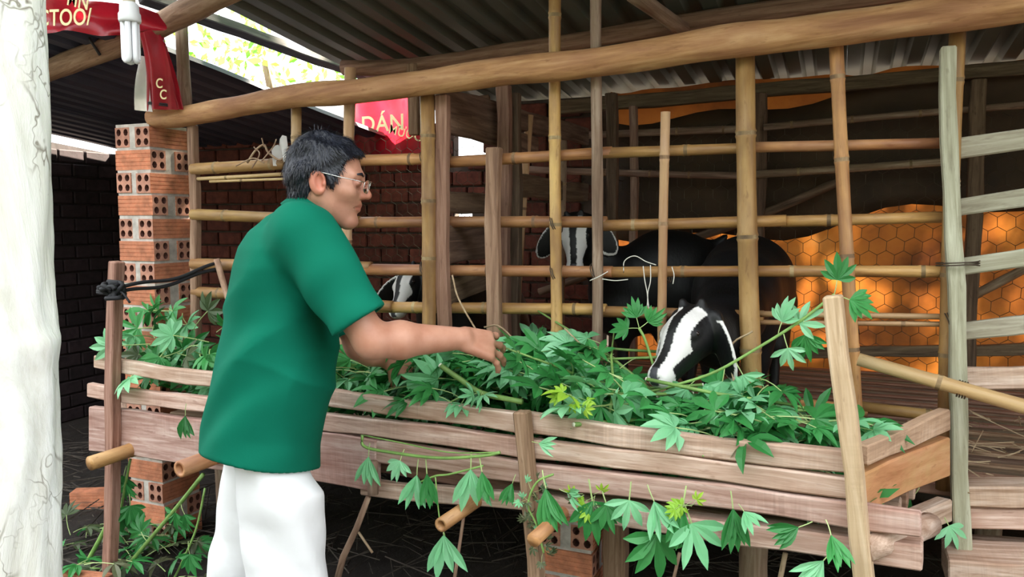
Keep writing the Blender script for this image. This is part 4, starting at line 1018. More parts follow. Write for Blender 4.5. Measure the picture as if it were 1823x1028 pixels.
tag(line_tube('cable', [onY(128, -40, -.1), onY(140, 10, -.1), onY(155, 60, -.1), onY(178, 98, -.08)], .006, 'cord_black'), 'black cable hanging from the roof to the eave pole left of the bulb', 'cable')
tag(line_tube('cable', [onY(140, -30, -.12), onY(155, 5, -.12), onY(163, 24, -.11), onY(158, 60, -.1)], .004, 'cord_black'), 'thinner black cable looping beside the other cable near the red banner', 'cable')

# ================================================================== feed sacks
def cloth(name, fn, nu, nv, mat, par=None, thick=.0015):
    vs = [fn(i_/nu, j/nv) for j in range(nv+1) for i_ in range(nu+1)]; fs = []
    for j in range(nv):
        for i_ in range(nu):
            a = j*(nu+1)+i_; fs.append((a, a+1, a+nu+2, a+nu+1))
    return obj(name, mesh(name, vs, fs, mat, smooth=True), par)
def letters(txt, par, at, xdir, ydir, size, mat='lettering_cream', fn=None):
    cu = bpy.data.curves.new('lettering', 'FONT'); cu.body = txt; cu.size = size; cu.extrude = .0008; cu.space_character = 1.05; cu.offset = size*.012
    t = bpy.data.objects.new('lettering', cu); COL.objects.link(t); dg = bpy.context.evaluated_depsgraph_get(); dg.update()
    me = bpy.data.meshes.new_from_object(t.evaluated_get(dg)); bpy.data.objects.remove(t); me.materials.clear(); me.materials.append(M(mat)); me.name = 'lettering'
    x = Vector(xdir).normalized(); y = Vector(ydir); y = (y-x*y.dot(x)).normalized(); z = x.cross(y); Mx = Matrix.Identity(4)
    for i_ in range(3): Mx[i_][0] = x[i_]; Mx[i_][1] = y[i_]; Mx[i_][2] = z[i_]; Mx[i_][3] = at[i_]
    return obj('lettering', me, par, Mx)
def bil(c, u, v): return (c[0]*(1-u)+c[1]*u)*(1-v)+(c[3]*(1-u)+c[2]*u)*v
# 1 draped over the back wall, light coming through its upper half
c1 = [onY(632, 178, 1.76), onY(752, 170, 1.76), onY(752, 292, 1.745), onY(632, 285, 1.745)]
s1 = cloth('feed_sack', lambda u, v: bil(c1, u, v)+V(0, -.02*math.sin(9*u+3*v)-.012*math.sin(17*u-5*v), .01*math.sin(6*u)), 24, 16, 'sack_red')
tag(s1, 'red feed sack with yellow lettering draped over the back wall beside the man\'s head', 'sack')
letters('DÁN', s1, onY(643, 236, 1.70), onY(690, 236, 1.70)-onY(643, 239, 1.70), (.25, 0, 1), .135); letters('MƯỚC', s1, onY(691, 237, 1.70), onY(745, 251, 1.70)-onY(691, 237, 1.70), (.35, 0, 1), .075)
c1b = [onY(604, 186, 1.70), onY(632, 182, 1.74), onY(630, 262, 1.74), onY(582, 262, 1.70)]
o = cloth('white_edge', lambda u, v: bil(c1b, u, v)+V(0, -.02*math.sin(5*u+2*v), 0)+V(-.05*math.sin(math.pi*v)*(1-u), 0, 0), 8, 10, 'sack_white', s1); o['label'] = 'white unprinted edge of the sack'
# 2 banner-like sack along the edge of the left roof
c2 = [onY(20, -40, -.46), onY(292, 30, -.40), onY(265, 58, -.40), onY(20, 68, -.44)]
s2 = cloth('feed_sack', lambda u, v: bil(c2, u, v)+V(0, -.025*math.sin(7*v+2*u)-.012*math.sin(22*u+3*v), .012*math.sin(9*u+v*4)), 30, 14, 'sack_red')
tag(s2, 'red plastic sack hung like a banner along the edge of the left roof', 'sack')
letters('CTOO/', s2, onY(68, 46, -.50), onY(160, 44, -.50)-onY(68, 46, -.50), (0, 0, 1), .075); letters('MN', s2, onY(118, 8, -.50), onY(165, 20, -.50)-onY(118, 8, -.50), (.1, 0, 1), .065)
# 3 wrapped around the pole end above the pillar
c3 = [onY(252, 58, -.10), onY(284, 52, -.10), onY(322, 196, -.04), onY(268, 198, -.04)]
s3 = cloth('feed_sack', lambda u, v: bil(c3, u, v)+V(0, -.035*math.sin(math.pi*u)-.01*math.sin(13*u+2*v), 0)+V(.012*math.sin(4*v), 0, 0), 16, 20, 'sack_red')
tag(s3, 'narrow red sack tied between the eave pole and the log beam end', 'sack')
for y, x in ((148, 284), (168, 291)): letters('C', s3, onY(x-7, y+8, -.135), onY(x+7, y+9, -.135)-onY(x-7, y+8, -.135), (-.1, 0, 1), .05)
c3b = [onY(250, 100, -.09), onY(258, 100, -.10), onY(276, 200, -.05), onY(240, 196, -.05)]
o = cloth('white_edge', lambda u, v: bil(c3b, u, v)+V(0, -.012*math.sin(5*u+3*v), 0), 6, 12, 'sack_white', s3); o['label'] = 'white lining turned outward'
c3c = [onY(286, 62, -.09), onY(296, 78, -.08), onY(325, 194, -.03), onY(318, 196, -.045)]
o = cloth('side_fold', lambda u, v: bil(c3c, u, v)+V(0, .01*math.sin(6*u+3*v), 0), 6, 12, 'sack_red', s3)
rope_loop('tie', onY(292, 188, -.03), (.15, 0, 1), .065, .05, .003, 'rope_black', s3, 2)
tag(cloth('sack_scrap', lambda u, v: bil([onY(482, 268, .0), onY(512, 246, -.0), onY(520, 280, .0), onY(486, 290, .0)], u, v)+V(0, .02*math.sin(6*u), .015*math.sin(9*u+4*v)), 8, 6, 'sack_white'), 'white scrap of sack caught on the top rail left of the man', 'scrap')

# ================================================================== black rope, stick, string, vines
pA_, pB_ = onT(215, 516, -.03), onY(392, 472, .0)
rp = empty('black_rope', pA_, 'black rope stretched from the left trough post to a stick on the fence', 'rope')
for dz, ph in ((.008, 0), (-.010, 1.0)):
    pts = [pA_.lerp(pB_, t)+V(0, 0, dz+.006*math.sin(9*t+ph)-.012*math.sin(math.pi*t)) for t in [k/8 for k in range(9)]]
    line_tube('strand', pts, .007, 'rope_black', rp)
kp = onT(205, 516, -.035)
for k in range(7):
    q = [kp+V(random.uniform(-.05, .05), random.uniform(-.05, .01), random.uniform(-.03, .03)) for _ in range(4)]
    line_tube('knot', q, .0085, 'rope_black', rp)
rope_loop('binding', onT(194, 514, .01), (0, 0, 1), .036, .034, .006, 'rope_black', rp, 3); rope_loop('binding', onT(194, 520, .01), (.1, 0, 1), .038, .036, .006, 'rope_black', rp, 2)
line_tube('tail', [kp, kp+V(.06, -.02, -.01), kp+V(.09, -.02, -.04)], .004, 'rope_black', rp)
tag(pole('stick', [onY(386, 462, -.02), onY(398, 505, -.03), onY(418, 575, -.06)], .012, None, 'twig', .009), 'thin brown stick leaning on the fence behind the man, roped at its top', 'stick')
for k, (pts, lab) in enumerate((([(1110, 486), (1112, 465), (1130, 456), (1150, 466), (1168, 472)], 'white string looping above the third rail beside the thin upright'),
        ([(1145, 474), (1148, 500), (1153, 530), (1150, 562)], 'white string end hanging straight down from the third rail'),
        ([(1158, 472), (1158, 500), (1153, 525), (1156, 555)], 'second white string end hanging beside the straight one'),
        ([(1050, 500), (1068, 492), (1082, 484)], 'short white string knotted on the grey pole upright'), ([(1072, 497), (1095, 500), (1118, 498)], 'white string end lying right of the grey pole upright'),
        ([(1196, 475), (1200, 490), (1198, 506)], 'short white string tail right of the thin upright'))):
    tag(line_tube('string', [onY(x, y, -.055) for x, y in pts], .0016, 'string_white', n=5), lab, 'string')
tag(line_tube('dry_vine', [onY(x, y, -.01) for x, y in ((440, 290), (455, 268), (470, 258), (478, 272), (500, 285), (515, 262))], .004, 'twig'), 'dry curling vine tangled on the top rail by the pillar', 'vine')
for k, pts in enumerate((((448, 300), (462, 275), (452, 262)), ((465, 288), (486, 262), (492, 248)), ((470, 262), (466, 246)), ((420, 296), (450, 282), (470, 290)))):
    tag(line_tube('dry_tendril', [onY(x, y, -.02) for x, y in pts], .0025, 'twig', n=5), 'thin dry tendril on the top rail by the pillar', 'vine', 'dry tendrils on the top rail')

# ================================================================== cassava foliage
def leaf_mesh(n, spread, ln, wd, droop, pl, mat, fold=.42, arch=0.0):
    vs, fs, fm = [], [], []
    # petiole
    pp = [V(pl*t, 0, .18*pl*math.sin(math.pi*t*.5)*(1-t)) for t in (0, .33, .66, 1)]
    for i_, p in enumerate(pp):
        for k in range(4):
            th = math.pi/2*k; vs.append(p+V(0, math.cos(th), math.sin(th))*.0019)
    for i_ in range(3):
        for k in range(4): fs.append((i_*4+k, i_*4+(k+1) % 4, i_*4+4+(k+1) % 4, i_*4+4+k)); fm.append(1)
    c = pp[-1]; T = (.0, .16, .38, .62, .82, 1.0); Wf = (.06, .42, .86, 1.0, .62, .03)
    for j in range(n):
        a = (-spread+2*spread*j/(n-1))+random.uniform(-.08, .08); l = ln*(1-.28*abs(a)/max(spread, .01)*(spread > 1))*random.uniform(.88, 1.08); w = wd*random.uniform(.9, 1.1)
        d = V(math.cos(a), math.sin(a), 0); s = V(-math.sin(a), math.cos(a), 0); dr = droop*random.uniform(.7, 1.3); tw = random.uniform(-.35, .35); b0 = len(vs)
        for t, f in zip(T, Wf):
            mid = c+d*(l*t*(1-.12*dr*t))+V(0, 0, -dr*l*t*t+arch*l*t*(1-t))
            sv_ = (s*math.cos(tw*t)+V(0, 0, math.sin(tw*t)))
            vs += [mid+sv_*(w/2*f)+V(0, 0, fold*w/2*f), mid, mid-sv_*(w/2*f)+V(0, 0, fold*w/2*f)]
        for i_ in range(5):
            q = b0+3*i_; fs += [(q, q+1, q+4, q+3), (q+1, q+2, q+5, q+4)]; fm += [0, 0]
    return mesh('leaf', vs, fs, [mat, 'petiole'], fm, False)
LV = {m_: [leaf_mesh(random.choice((5, 6, 7)), random.uniform(1.2, 1.9), random.uniform(.088, .118), random.uniform(.025, .031), random.uniform(.1, .55), random.uniform(.06, .16), m_) for _ in range(k_)]
      for m_, k_ in (('leaf_green', 8), ('leaf_pale', 6), ('leaf_lime', 2), ('leaf_dry', 4))}
LH = {m_: [leaf_mesh(random.choice((5, 5, 6, 7)), random.uniform(1.0, 1.45), random.uniform(.092, .112), random.uniform(.021, .026), random.uniform(.0, .25), .05, m_) for _ in range(4)] for m_ in ('leaf_green', 'leaf_pale')}
LC = {m_: [leaf_mesh(random.choice((4, 5, 5)), random.uniform(.28, .5), random.uniform(.10, .125), random.uniform(.023, .028), random.uniform(-.15, .2), .05, m_, .6) for _ in range(4)] for m_ in ('leaf_green', 'leaf_pale')}
def orient(at, xdir, zdir, s=1.0):
    return frame(at, xdir, zdir) @ Matrix.Scale(s, 4)
def rdir(a=1.0): return V(random.gauss(0, a), random.gauss(0, a), random.gauss(0, a))
TOC = (CAM-V(-.5, -.3, .9)).normalized()
def pick():
    r = random.random(); return random.choice(LV['leaf_green' if r < .62 else ('leaf_pale' if r < .975 else 'leaf_lime')])
YT = [(580, 640), (650, 628), (700, 645), (760, 655), (850, 645), (930, 632), (1000, 622), (1060, 615), (1110, 630), (1150, 700), (1230, 735), (1300, 725), (1345, 660), (1385, 690), (1415, 745), (1480, 772), (1560, 775), (1660, 772)]
def heap_pt(px, t, lift=0.0, depth=.46):
    p = onT(px, 720, .04+t*depth); zt = onY(px, np.interp(px, *zip(*YT)), -.13).z; zf = .845
    return V(p.x, p.y, zf+(zt-zf)*(t**.65)+lift)
# shaded filling of the heap: crushed leaf matter nobody could count
vs, fs = [], []
for _ in range(5200):
    px = random.uniform(250, 1560); t = random.random()
    if px < 590: p = onT(px, 700, .11+.30*t); p.z = .70+.10*random.random()+(.05 if px < 400 else 0)
    else: p = heap_pt(px, .17+.8*t); p.z = .72+(p.z-.05-.72)*random.random()**.6
    d = V(random.gauss(0, 1), random.gauss(0, 1), random.gauss(0, .45)).normalized(); u_ = d.cross(V(random.gauss(0, .5), random.gauss(0, .5), 1)).normalized(); l = random.uniform(.03, .075); w = random.uniform(.009, .018); b0 = len(vs)
    vs += [p, p+d*l*.5+u_*w, p+d*l, p+d*l*.5-u_*w]; fs.append((b0, b0+1, b0+2, b0+3))
tag(obj('leaf_litter', mesh('leaf_litter', vs, fs, 'leaf_green')), 'crushed green leaf matter filling the trough under the fresh branches', 'foliage', kind='stuff')
# cut branches
STEM = [tube_mesh('stem', [(-.22, 0, 0), (-.1, .006, .004), (.05, .0, .01), (.22, .008, 0)], [.0052, .0048, .004, .0026], ['stem_green'], 7), tube_mesh('stem', [(-.3, 0, 0), (-.1, -.01, .008), (.1, .004, .012), (.3, .0, 0)], [.0058, .0054, .0044, .0026], ['stem_green'], 7)]
CAP = tube_mesh('cut_face', [(-.002, 0, 0), (.002, 0, 0)], [.0057, .0057], ['cut_end'], 8)
def fits(p):
    q = Vector(p)-CAM; z_ = q.dot(FW); x_, y_ = 911.5+FPX*q.dot(R_)/z_, 514-FPX*q.dot(UP)/z_
    return np.interp(x_, *zip(*YT))-38 < y_ < 701+(x_-586)*.1115+6
def branch(at, xdir, zdir, nl, label, group=None, s=1.0, k=None, lset=None):
    k = random.randrange(2) if k is None else k
    e = empty('cassava_branch', at, label, 'branch', group); F = orient(at, xdir, zdir, s); obj('stem', STEM[k], e, F)
    half = (.22, .3)[k]; obj('cut_face', CAP, e, F @ Matrix.Translation((-half, 0, 0)))
    for i_ in range(nl):
        x = -half*.25+half*1.22*(i_/(max(nl-1, 1))); a = 2.4*i_+random.uniform(-.5, .5)
        d = V(.55, math.cos(a)*.8, abs(math.sin(a))*.36+.06); me = random.choice(lset) if lset else pick()
        if group and not fits(F @ (V(x, 0, .004)+d.normalized()*.2)): continue
        obj('leaf', me, e, F @ frame(V(x, 0, .004), d, V(-.3, 0, 1)+rdir(.25)) @ Matrix.Scale(random.uniform(.85, 1.1), 4))
    return e
def proj(p):
    q = Vector(p)-CAM; z_ = q.dot(FW); return 911.5+FPX*q.dot(R_)/z_, 514-FPX*q.dot(UP)/z_
def clear_of_goat(p, d, reach=.2):
    for r_ in (0, .5, 1):
        x_, y_ = proj(Vector(p)+Vector(d).normalized()*reach*r_)
        if 1135 < x_ < 1335 and 520 < y_ < 672: return False
    return True
def zone(px):
    for lim, w in ((720, 'beside the man'), (870, 'under the man\'s forearm'), (960, 'right of the man\'s hand'), (1045, 'before the yellow cane'), (1130, 'before the grey pole upright'), (1220, 'at the goat\'s muzzle'), (1330, 'below the eating goat\'s head'), (1410, 'at the thick cane')):
        if px < lim: return w
    return 'near the corner post'
TONE = {'leaf_green': 'dark green', 'leaf_pale': 'pale green', 'leaf_lime': 'yellow-green'}
for i_ in range(60):
    px = 610+ (1420-610)*((i_+random.random())/60); t = random.uniform(.4, .9); p = heap_pt(px, t, .0)
    a = random.uniform(-math.pi, math.pi); d = V(math.cos(a), .35*math.sin(a), random.uniform(-.15, .25))
    if not (clear_of_goat(p, d, .32) and clear_of_goat(p+V(0, 0, .1), d, .3)): continue
    branch(p, d, V(0, -.25, 1)+rdir(.2), random.choice((9, 10, 11)), 'cut cassava branch with many leaves in the heap '+zone(px), 'branches heaped '+zone(px), random.uniform(.75, 1.0))
n_loose = 0
for i_ in range(700):
    if n_loose >= 238: break
    px = random.uniform(600, 1480); t = .16+.84*random.random(); p = heap_pt(px, t, random.uniform(-.02, .03))
    a = random.uniform(-math.pi, math.pi); d = V(math.cos(a), math.sin(a)*.7+.1, random.uniform(-.35, .2))
    if not clear_of_goat(p, d, .24) or (not fits(p+d.normalized()*.22) and random.random() < .9): continue
    n_loose += 1; me_ = pick(); o = obj('cassava_leaf', me_, None, orient(p, d, TOC*.55+V(0, 0, .6)+rdir(.35), random.uniform(.8, 1.1))); tag(o, 'loose %s cassava leaf on the heap %s' % (TONE[me_.materials[0].name], zone(px)), 'leaf', 'loose leaves on the heap '+zone(px))
for i_ in range(18):
    px = random.uniform(1440, 1590); p = onT(px, 760, random.uniform(.14, .40)); p.z = random.uniform(.74, .80)
    sd_ = (p-V(.045, -.645, 0)).dot(eo)
    if sd_ > -.12: p -= eo*(sd_+.12)
    o = obj('cassava_leaf', pick(), None, orient(p, V(-abs(random.gauss(0, 1)), random.gauss(0, .7), .1), V(0, -.4, 1)+rdir(.3), .85)); tag(o, 'loose cassava leaf in the thin right-hand end of the trough', 'leaf', 'leaves in the right end of the trough')
for i_ in range(40):
    px = random.uniform(268, 405); q = random.random(); p = onT(px, 620, .12+.25*q); p.z = random.uniform(.84, .90+.24*(1-abs(px-335)/110)*q+.02)
    o = obj('cassava_leaf', random.choice(LV['leaf_green'][:4]+LV['leaf_pale'][:3]+LV['leaf_dry'][:1]), None, orient(p, V(random.gauss(0, 1), random.gauss(-.4, .6), random.uniform(-.8, .3)), TOC+rdir(.4), 1.0)); tag(o, 'cassava leaf in the small heap between the brick pillar and the man', 'leaf', 'leaves heaped beside the pillar')
# branch reaching up to the right in front of the thick cane
def along(pts, r, e):
    P_ = [Vector(p) for p in pts]; line_tube('stem', P_, r, 'stem_green', e)
def twig_leaf(e, at, px, py, off, fn, tip, mats, s=1.0, n='leaf', zv=None):
    a = at; tipv = fn(*tip) if not isinstance(tip, Vector) else tip
    return obj(n, random.choice(mats), e, orient(a, tipv-a, zv if zv is not None else (TOC+rdir(.25)), s))
Yb = -.28
fy = lambda x, y: onY(x, y, Yb)
e = empty('cassava_branch', fy(1180, 690), 'long cassava branch slanting up to the right in front of the thick cane', 'branch')
along([fy(1150, 700), fy(1260, 668), fy(1340, 625), fy(1420, 575), fy(1485, 525)], .0042, e)
for (x, y, tx, ty, m_) in ((1385, 598, 1400, 545, 'p'), (1400, 590, 1450, 560, 'p'), (1395, 595, 1408, 640, 'p'), (1430, 570, 1442, 640, 'g'), (1485, 525, 1492, 490, 'g'), (1485, 525, 1545, 545, 'g'), (1290, 655, 1280, 720, 'p'), (1310, 645, 1340, 700, 'p'), (1240, 675, 1215, 700, 'p')):
    twig_leaf(e, fy(x, y), 0, 0, 0, fy, (tx, ty), LH['leaf_pale'] if m_ == 'p' else LH['leaf_green'], .75, zv=TOC+rdir(.3))
e = empty('cassava_branch', onY(1050, 670, -.2), 'small cassava shoot standing up in front of the grey pole upright', 'branch'); f2 = lambda x, y: onY(x, y, -.22)
along([f2(1175, 690), f2(1150, 610), f2(1138, 585)], .004, e)
for tx, ty in ((1105, 585), (1128, 545), (1165, 565)): twig_leaf(e, f2(1138, 585), 0, 0, 0, f2, (tx, ty), LH['leaf_green'], .62)
# thick green stalk with a pale cut end lying by the man's hand
e = empty('cassava_stalk', onT(850, 690, .03), 'green cassava stalk with white cut end and one pale leaf by the man\'s hand', 'stalk'); f3 = lambda x, y: onT(x, y, .06)
along([f3(785, 652), f3(820, 676), f3(858, 700), f3(930, 716)], .0075, e)
obj('cut_face', CAP, e, orient(f3(784, 651), f3(820, 676)-f3(785, 652), None, 1.15))
for tx, ty in ((810, 712), (846, 735), (872, 722)): twig_leaf(e, f3(858, 698), 0, 0, 0, lambda x, y: onT(x, y, -.02), (tx, ty), LH['leaf_pale'], .55)
# sprigs hanging in front of the lower planks
HANG = [(656, 815, 650, 885, 'p', .8, 'small pale cassava sprig hanging beside the wooden stub under the planks'), (712, 822, 698, 862, 'p', .7, 'cassava leaf pair lying on the low plank right of the stub'),
 (742, 848, 735, 925, 'p', .9, 'pale cassava leaf hanging under the low plank left of the hollow bamboo end'), (760, 846, 765, 910, 'g', .95, 'dark cassava leaf hanging above the hollow bamboo end'),
 (790, 955, 792, 1028, 'p', 1.0, 'cassava leaf dangling on a long stalk below the hollow bamboo end'), (838, 838, 835, 925, 'p', .95, 'bright cassava leaf cluster hanging right of the hollow bamboo end'),
 (858, 842, 868, 905, 'g', .85, 'shaded cassava leaf hanging left of the middle post'), (912, 862, 902, 890, 'g', .5, 'little cassava leaf tucked behind the middle post'),
 (972, 872, 985, 940, 'g', .95, 'broad dark cassava leaf hanging just right of the middle post'), (1055, 895, 1070, 985, 'g', 1.1, 'big green cassava leaf fan hanging before the brick pier'),
 (1080, 900, 1098, 960, 'g', .9, 'cassava leaf overlapping the big fan before the brick pier'), (1120, 893, 1115, 945, 'p', .9, 'pale cassava leaf pair hanging from the third plank'),
 (1168, 955, 1160, 1028, 'g', 1.25, 'large dark cassava leaf hanging lowest under the trough'), (1165, 895, 1185, 945, 'p', .85, 'pale cassava leaf bunch above the large lowest leaf'),
 (1215, 905, 1205, 965, 'g', 1.0, 'green cassava leaf folded over the bottom slat'), (1232, 935, 1262, 1010, 'p', 1.15, 'long pale cassava leaf hanging below the bright young shoot'),
 (1305, 908, 1312, 965, 'g', .8, 'single cassava leaf hanging at the right of the young shoot'), (1325, 912, 1338, 930, 'p', .5, 'little pale leaf caught under the third plank'),
 (1465, 1000, 1440, 1030, 'p', .7, 'pale leaf poking out under the trough near the front corner post'), (330, 742, 326, 795, 'g', .85, 'folded cassava leaf hanging on the wide left plank'),
 (1690, 938, 1712, 975, 'p', .8, 'pale two-lobed leaf caught at the foot of the grey post'), (1480, 955, 1490, 985, 'g', .7, 'cassava leaf squeezed between the lowest planks near the corner post'),
 (1420, 940, 1395, 950, 'g', .7, 'dark leaf lying on the bottom slat near the corner post'), (1010, 878, 1035, 890, 'p', .6, 'pale round leaf lying on the plank ledge before the pier'), (960, 790, 1000, 800, 'p', .5, 'small pale leaf stuck between the top planks'),
 (1620, 890, 1600, 915, 'g', .8, 'dark leaf hanging under the orange end board')]
for (xa, ya, xb, yb, m_, s, lab) in HANG:
    off = -.035
    a, b2 = (onT(xa, ya, off), onT(xb, yb, off-.02)) if xa < 1600 else (onY(xa, ya, -.12), onY(xb, yb, -.13))
    d = (b2-a).normalized(); a = a-d*.05*s
    o = obj('cassava_sprig', random.choice((LH if xa in (1055, 1168, 1232, 1080, 1690, 712, 1120) else LC)['leaf_pale' if m_ == 'p' else 'leaf_green']), None, orient(a, d, TOC+rdir(.18), s*.95)); tag(o, lab, 'leaf')
e = empty('young_shoot', onT(1225, 905, -.04), 'bright yellow-green young cassava shoot on the third plank', 'shoot')
for k in range(6): obj('leaf', random.choice(LV['leaf_lime']), e, orient(onT(1225+random.uniform(-12, 12), 900+random.uniform(-8, 10), -.03), V(random.gauss(0, 1), -.4, random.gauss(-.3, .6)), TOC+rdir(.5), .30))
e = empty('young_shoot', onT(1045, 890, -.04), 'yellowish wilted shoot above the big leaf fan', 'shoot')
for k in range(7): obj('leaf', random.choice(LV['leaf_lime']+LV['leaf_dry']), e, orient(onT(1045+random.uniform(-16, 16), 885+random.uniform(-6, 10), -.03), V(random.gauss(0, 1), -.4, random.gauss(-.3, .6)), TOC+rdir(.5), .30))
e = empty('young_shoot', onT(1025, 715, .1), 'bright yellow-green shoot low in the middle of the heap', 'shoot')
for k in range(5): obj('leaf', random.choice(LV['leaf_lime']), e, orient(onT(1022+random.uniform(-14, 14), 716+random.uniform(-10, 10), .02), V(random.gauss(0, 1), -.4, random.gauss(0, .6)), TOC+rdir(.5), .32))
e = empty('cassava_stalk', onT(760, 810, -.03), 'long bent green stalk hanging along the planks right of the man', 'stalk'); f4 = lambda x, y: onT(x, y, -.03)
along([f4(645, 775), f4(648, 795), f4(690, 805), f4(780, 816), f4(860, 812), f4(890, 806)], .0045, e); along([f4(645, 775), f4(720, 790), f4(800, 806), f4(890, 806)], .002, e)
e = empty('cassava_stalk', onT(830, 850, -.03), 'thin stalk carrying the leaves under the third plank', 'stalk'); along([f4(745, 860), f4(775, 848), f4(800, 845), f4(860, 830)], .003, e); along([f4(775, 848), f4(782, 920), f4(792, 955)], .0022, e)
# withered vine on the middle post
e = empty('withered_vine', onT(940, 880, -.03), 'withered grey vine clinging to the middle trough post', 'vine'); along([f4(985, 845), f4(955, 860), f4(940, 900), f4(955, 935), f4(968, 985)], .003, e)
for k in range(26):
    t = random.random(); p = f4(np.interp(t, (0, .3, .6, 1), (975, 942, 946, 970))+random.uniform(-7, 7), np.interp(t, (0, .3, .6, 1), (850, 885, 930, 985)))
    obj('leaf', random.choice(LV['leaf_dry']+LV['leaf_pale'][:1]), e, orient(p, rdir(), TOC+rdir(.5), .20))
# stalks leaning on the ground at the left
for (pts, r_, lab, lv) in (([(362, 845), (318, 900), (255, 975), (195, 1045)], .0075, 'thick green stalk leaning from the trough bearer to the ground', ((318, 895, 308, 930), (322, 895, 330, 920), (262, 965, 240, 930))),
        ([(205, 880), (190, 935), (150, 1010), (120, 1060)], .0085, 'green stalk leaning behind the left trough post', ((165, 985, 150, 1000), (190, 930, 215, 960))),
        ([(205, 1010), (160, 1012), (110, 1002)], .006, 'green stalk lying on the ground at the foot of the left post', ((115, 1004, 100, 985), (118, 1004, 112, 1020))),
        ([(365, 870), (350, 940), (325, 1000), (300, 1050)], .004, 'thin green stalk standing behind the thick leaning stalk', ((335, 965, 340, 1005), (330, 985, 290, 1015))),
        ([(232, 818), (222, 870), (212, 930)], .005, 'bundle stalk hanging from the trough beside the left post', ((225, 830, 208, 900), (226, 840, 220, 920), (230, 880, 240, 990), (225, 900, 205, 960)))):
    f5 = lambda x, y: onT(x, y, .06)
    e = empty('cassava_stalk', f5(*pts[0]), lab, 'stalk'); along([f5(*p) for p in pts], r_, e)
    for (x, y, tx, ty) in lv: twig_leaf(e, f5(x, y), 0, 0, 0, f5, (tx, ty), LH['leaf_green'], .9)
for i_ in range(34):
    p = onZ(random.uniform(95, 370), random.uniform(930, 1045), .03); o = obj('ground_leaf', random.choice(LV['leaf_green'][:3]+LV['leaf_dry']), None, orient(p+V(0, 0, random.uniform(0, .08)), V(random.gauss(0, 1), random.gauss(0, 1), .1), V(0, -.3, 1)+rdir(.3), .9)); tag(o, 'fallen cassava leaf on the ground at the left of the trough', 'leaf', 'fallen leaves on the ground')

# ================================================================== sticks and litter
tag(pole('forked_stick', [onT(656, 886, .0), onT(638, 935, .0), onT(612, 990, .0), onT(596, 1050, .0)], .0085, None, 'twig', .010), 'crooked stick propped under the wooden stub', 'stick')
tag(pole('dry_twig', [onT(638, 948, .0), onT(663, 985, .0)], .004, None, 'twig'), 'short side twig branching off the crooked stick', 'twig')
tag(pole('dry_twig', [onT(1210, 985, .02), onT(1195, 1050, .02)], .004, None, 'twig'), 'thin twig under the large lowest leaf', 'twig')
tag(pole('dry_twig', [onT(828, 905, .1), onT(806, 1050, .1)], .005, None, 'twig'), 'straight dark twig hanging behind the hollow bamboo end', 'twig')
tag(pole('dry_twig', [onT(1398, 985, .1), onT(1385, 1050, .1)], .006, None, 'twig'), 'twig under the right half of the trough', 'twig')
vs, fs = [], []
def straw(p, d, l, r_):
    u_ = d.cross(V(0, 0, 1)).normalized()*r_; b0 = len(vs); q = p+d*l; w_ = V(0, 0, r_*1.6)
    vs.extend([p+u_, p-u_, p+w_, q+u_, q-u_, q+w_]); fs.extend([(b0, b0+1, b0+4, b0+3), (b0+1, b0+2, b0+5, b0+4), (b0+2, b0, b0+3, b0+5)])
for _ in range(1500):
    p = V(random.uniform(-4.4, .6), random.uniform(-.5, 1.45), random.uniform(.0, .06)); a = random.uniform(0, 6.28); straw(p, V(math.cos(a), math.sin(a), random.uniform(-.05, .18)), random.uniform(.05, .35), random.uniform(.001, .003))
tag(obj('straw_litter', mesh('straw_litter', vs, fs, 'litter_dark')), 'dry straw and twigs strewn on the dark ground under the trough', 'litter', kind='stuff')
vs, fs = [], []
for _ in range(90):
    p = V(random.uniform(.25, 1.1), random.uniform(.02, .9), .65); a = random.uniform(0, 6.28); straw(p, V(math.cos(a), math.sin(a), random.uniform(0, .5)), random.uniform(.04, .16), .0018)
tag(obj('floor_straw', mesh('floor_straw', vs, fs, 'straw')), 'pale straw scattered on the slatted floor at the right', 'litter', kind='stuff')
for k, ((xa, ya), (xb, yb), (xc, yc), lab) in enumerate((((805, 490), (820, 540), (880, 640), 'long bent straw standing in front of the sawn uprights'), ((862, 583), (895, 585), (960, 660), 'bent pale stem arching from the man\'s hand'),
        ((1340, 590), (1300, 620), (1310, 700), 'dry forked twig beside the thick cane'), ((1005, 585), (1020, 600), (1032, 612), 'green stem stub leaning on the yellow cane'))):
    tag(line_tube('straw_stalk', [onY(xa, ya, -.14), onY(xb, yb, -.15), onY(xc, yc, -.17)], .003, 'straw', n=5), lab, 'stem')

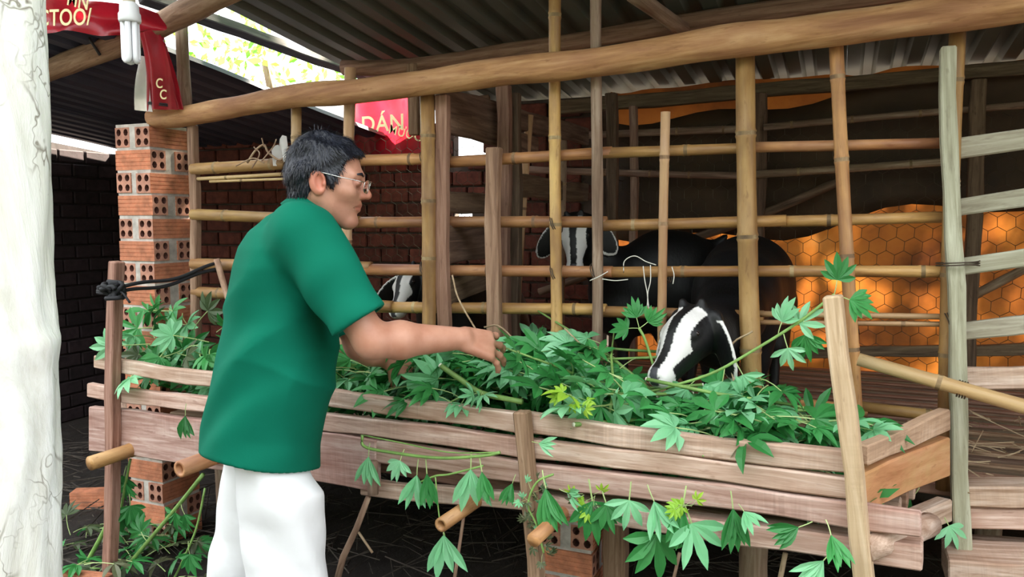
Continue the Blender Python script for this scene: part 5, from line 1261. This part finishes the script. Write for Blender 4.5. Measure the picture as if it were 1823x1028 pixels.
# ================================================================== trees around the shed
def tree(name, at, cc, rx, rz, nleaf, label, ls=.09, mat='leaf_tree', group=None):
    e = empty(name, at, label, 'tree', group); at = Vector(at)
    cc = Vector(cc)-at; pole('trunk', [at, at+V(cc.x*.2, cc.y*.2, cc.z*.55), at+cc*.97], .09, e, 'pole_grey', .04, .1, .3, 8)
    vs, fs = [], []
    for _ in range(nleaf):
        d = rdir().normalized(); r_ = random.random()**.4; cl = V(math.sin(d.x*7), math.cos(d.y*6), math.sin(d.z*8))*.12
        p = cc+V(d.x*rx*r_, d.y*rx*r_, d.z*rz*r_)+cl; a = rdir().normalized(); b_2 = a.cross(rdir()).normalized(); l = ls*random.uniform(.6, 1.4); b0 = len(vs)
        vs.extend([p, p+a*l*.5+b_2*l*.24, p+a*l, p+a*l*.5-b_2*l*.24]); fs.append((b0, b0+1, b0+2, b0+3))
    o = obj('foliage', mesh('foliage', vs, fs, mat), e, Matrix.Translation(at)); o['kind'] = 'stuff'
    return e
tree('tree', (-6.3, 5.6, 0), (-6.1, 4.9, 3.25), 1.5, .75, 620, 'leafy tree behind the shed seen through the gap between the roofs', .11)
tree('tree', (1.2, 4.4, 0), (.9, 3.9, 4.3), 2.3, 1.2, 3000, 'leafy tree behind the orange tarpaulin, its crown above the roof', .2)
tree('tree', (-1.2, 4.9, 0), (-.8, 1.2, 5.4), 3.2, 1.2, 9000, 'large leafy tree added over the whole shed roof to block the sun', .22)  # overhead crown added to hold most sun off shed and yard
# hedge across the yard, unseen, added to keep light out of the shed
vs, fs = [], []
for _ in range(12000):
    x = random.uniform(-14, 12); hh = 5.0+.7*math.sin(x*.9)+.4*math.sin(x*2.3); p = V(x, -10.5+random.gauss(0, .5)+.04*(x+1)**2*.6, hh*random.random()**.8)
    a = rdir().normalized(); b_2 = a.cross(rdir()).normalized(); l = random.uniform(.25, .5); b0 = len(vs)
    vs.extend([p, p+a*l*.5+b_2*l*.3, p+a*l, p+a*l*.5-b_2*l*.3]); fs.append((b0, b0+1, b0+2, b0+3))
tag(obj('blocker_hedge', mesh('blocker_hedge', vs, fs, 'leaf_blocker')), 'added unseen hedge across the yard, facing the shed', 'blocker_hedge', kind='stuff')
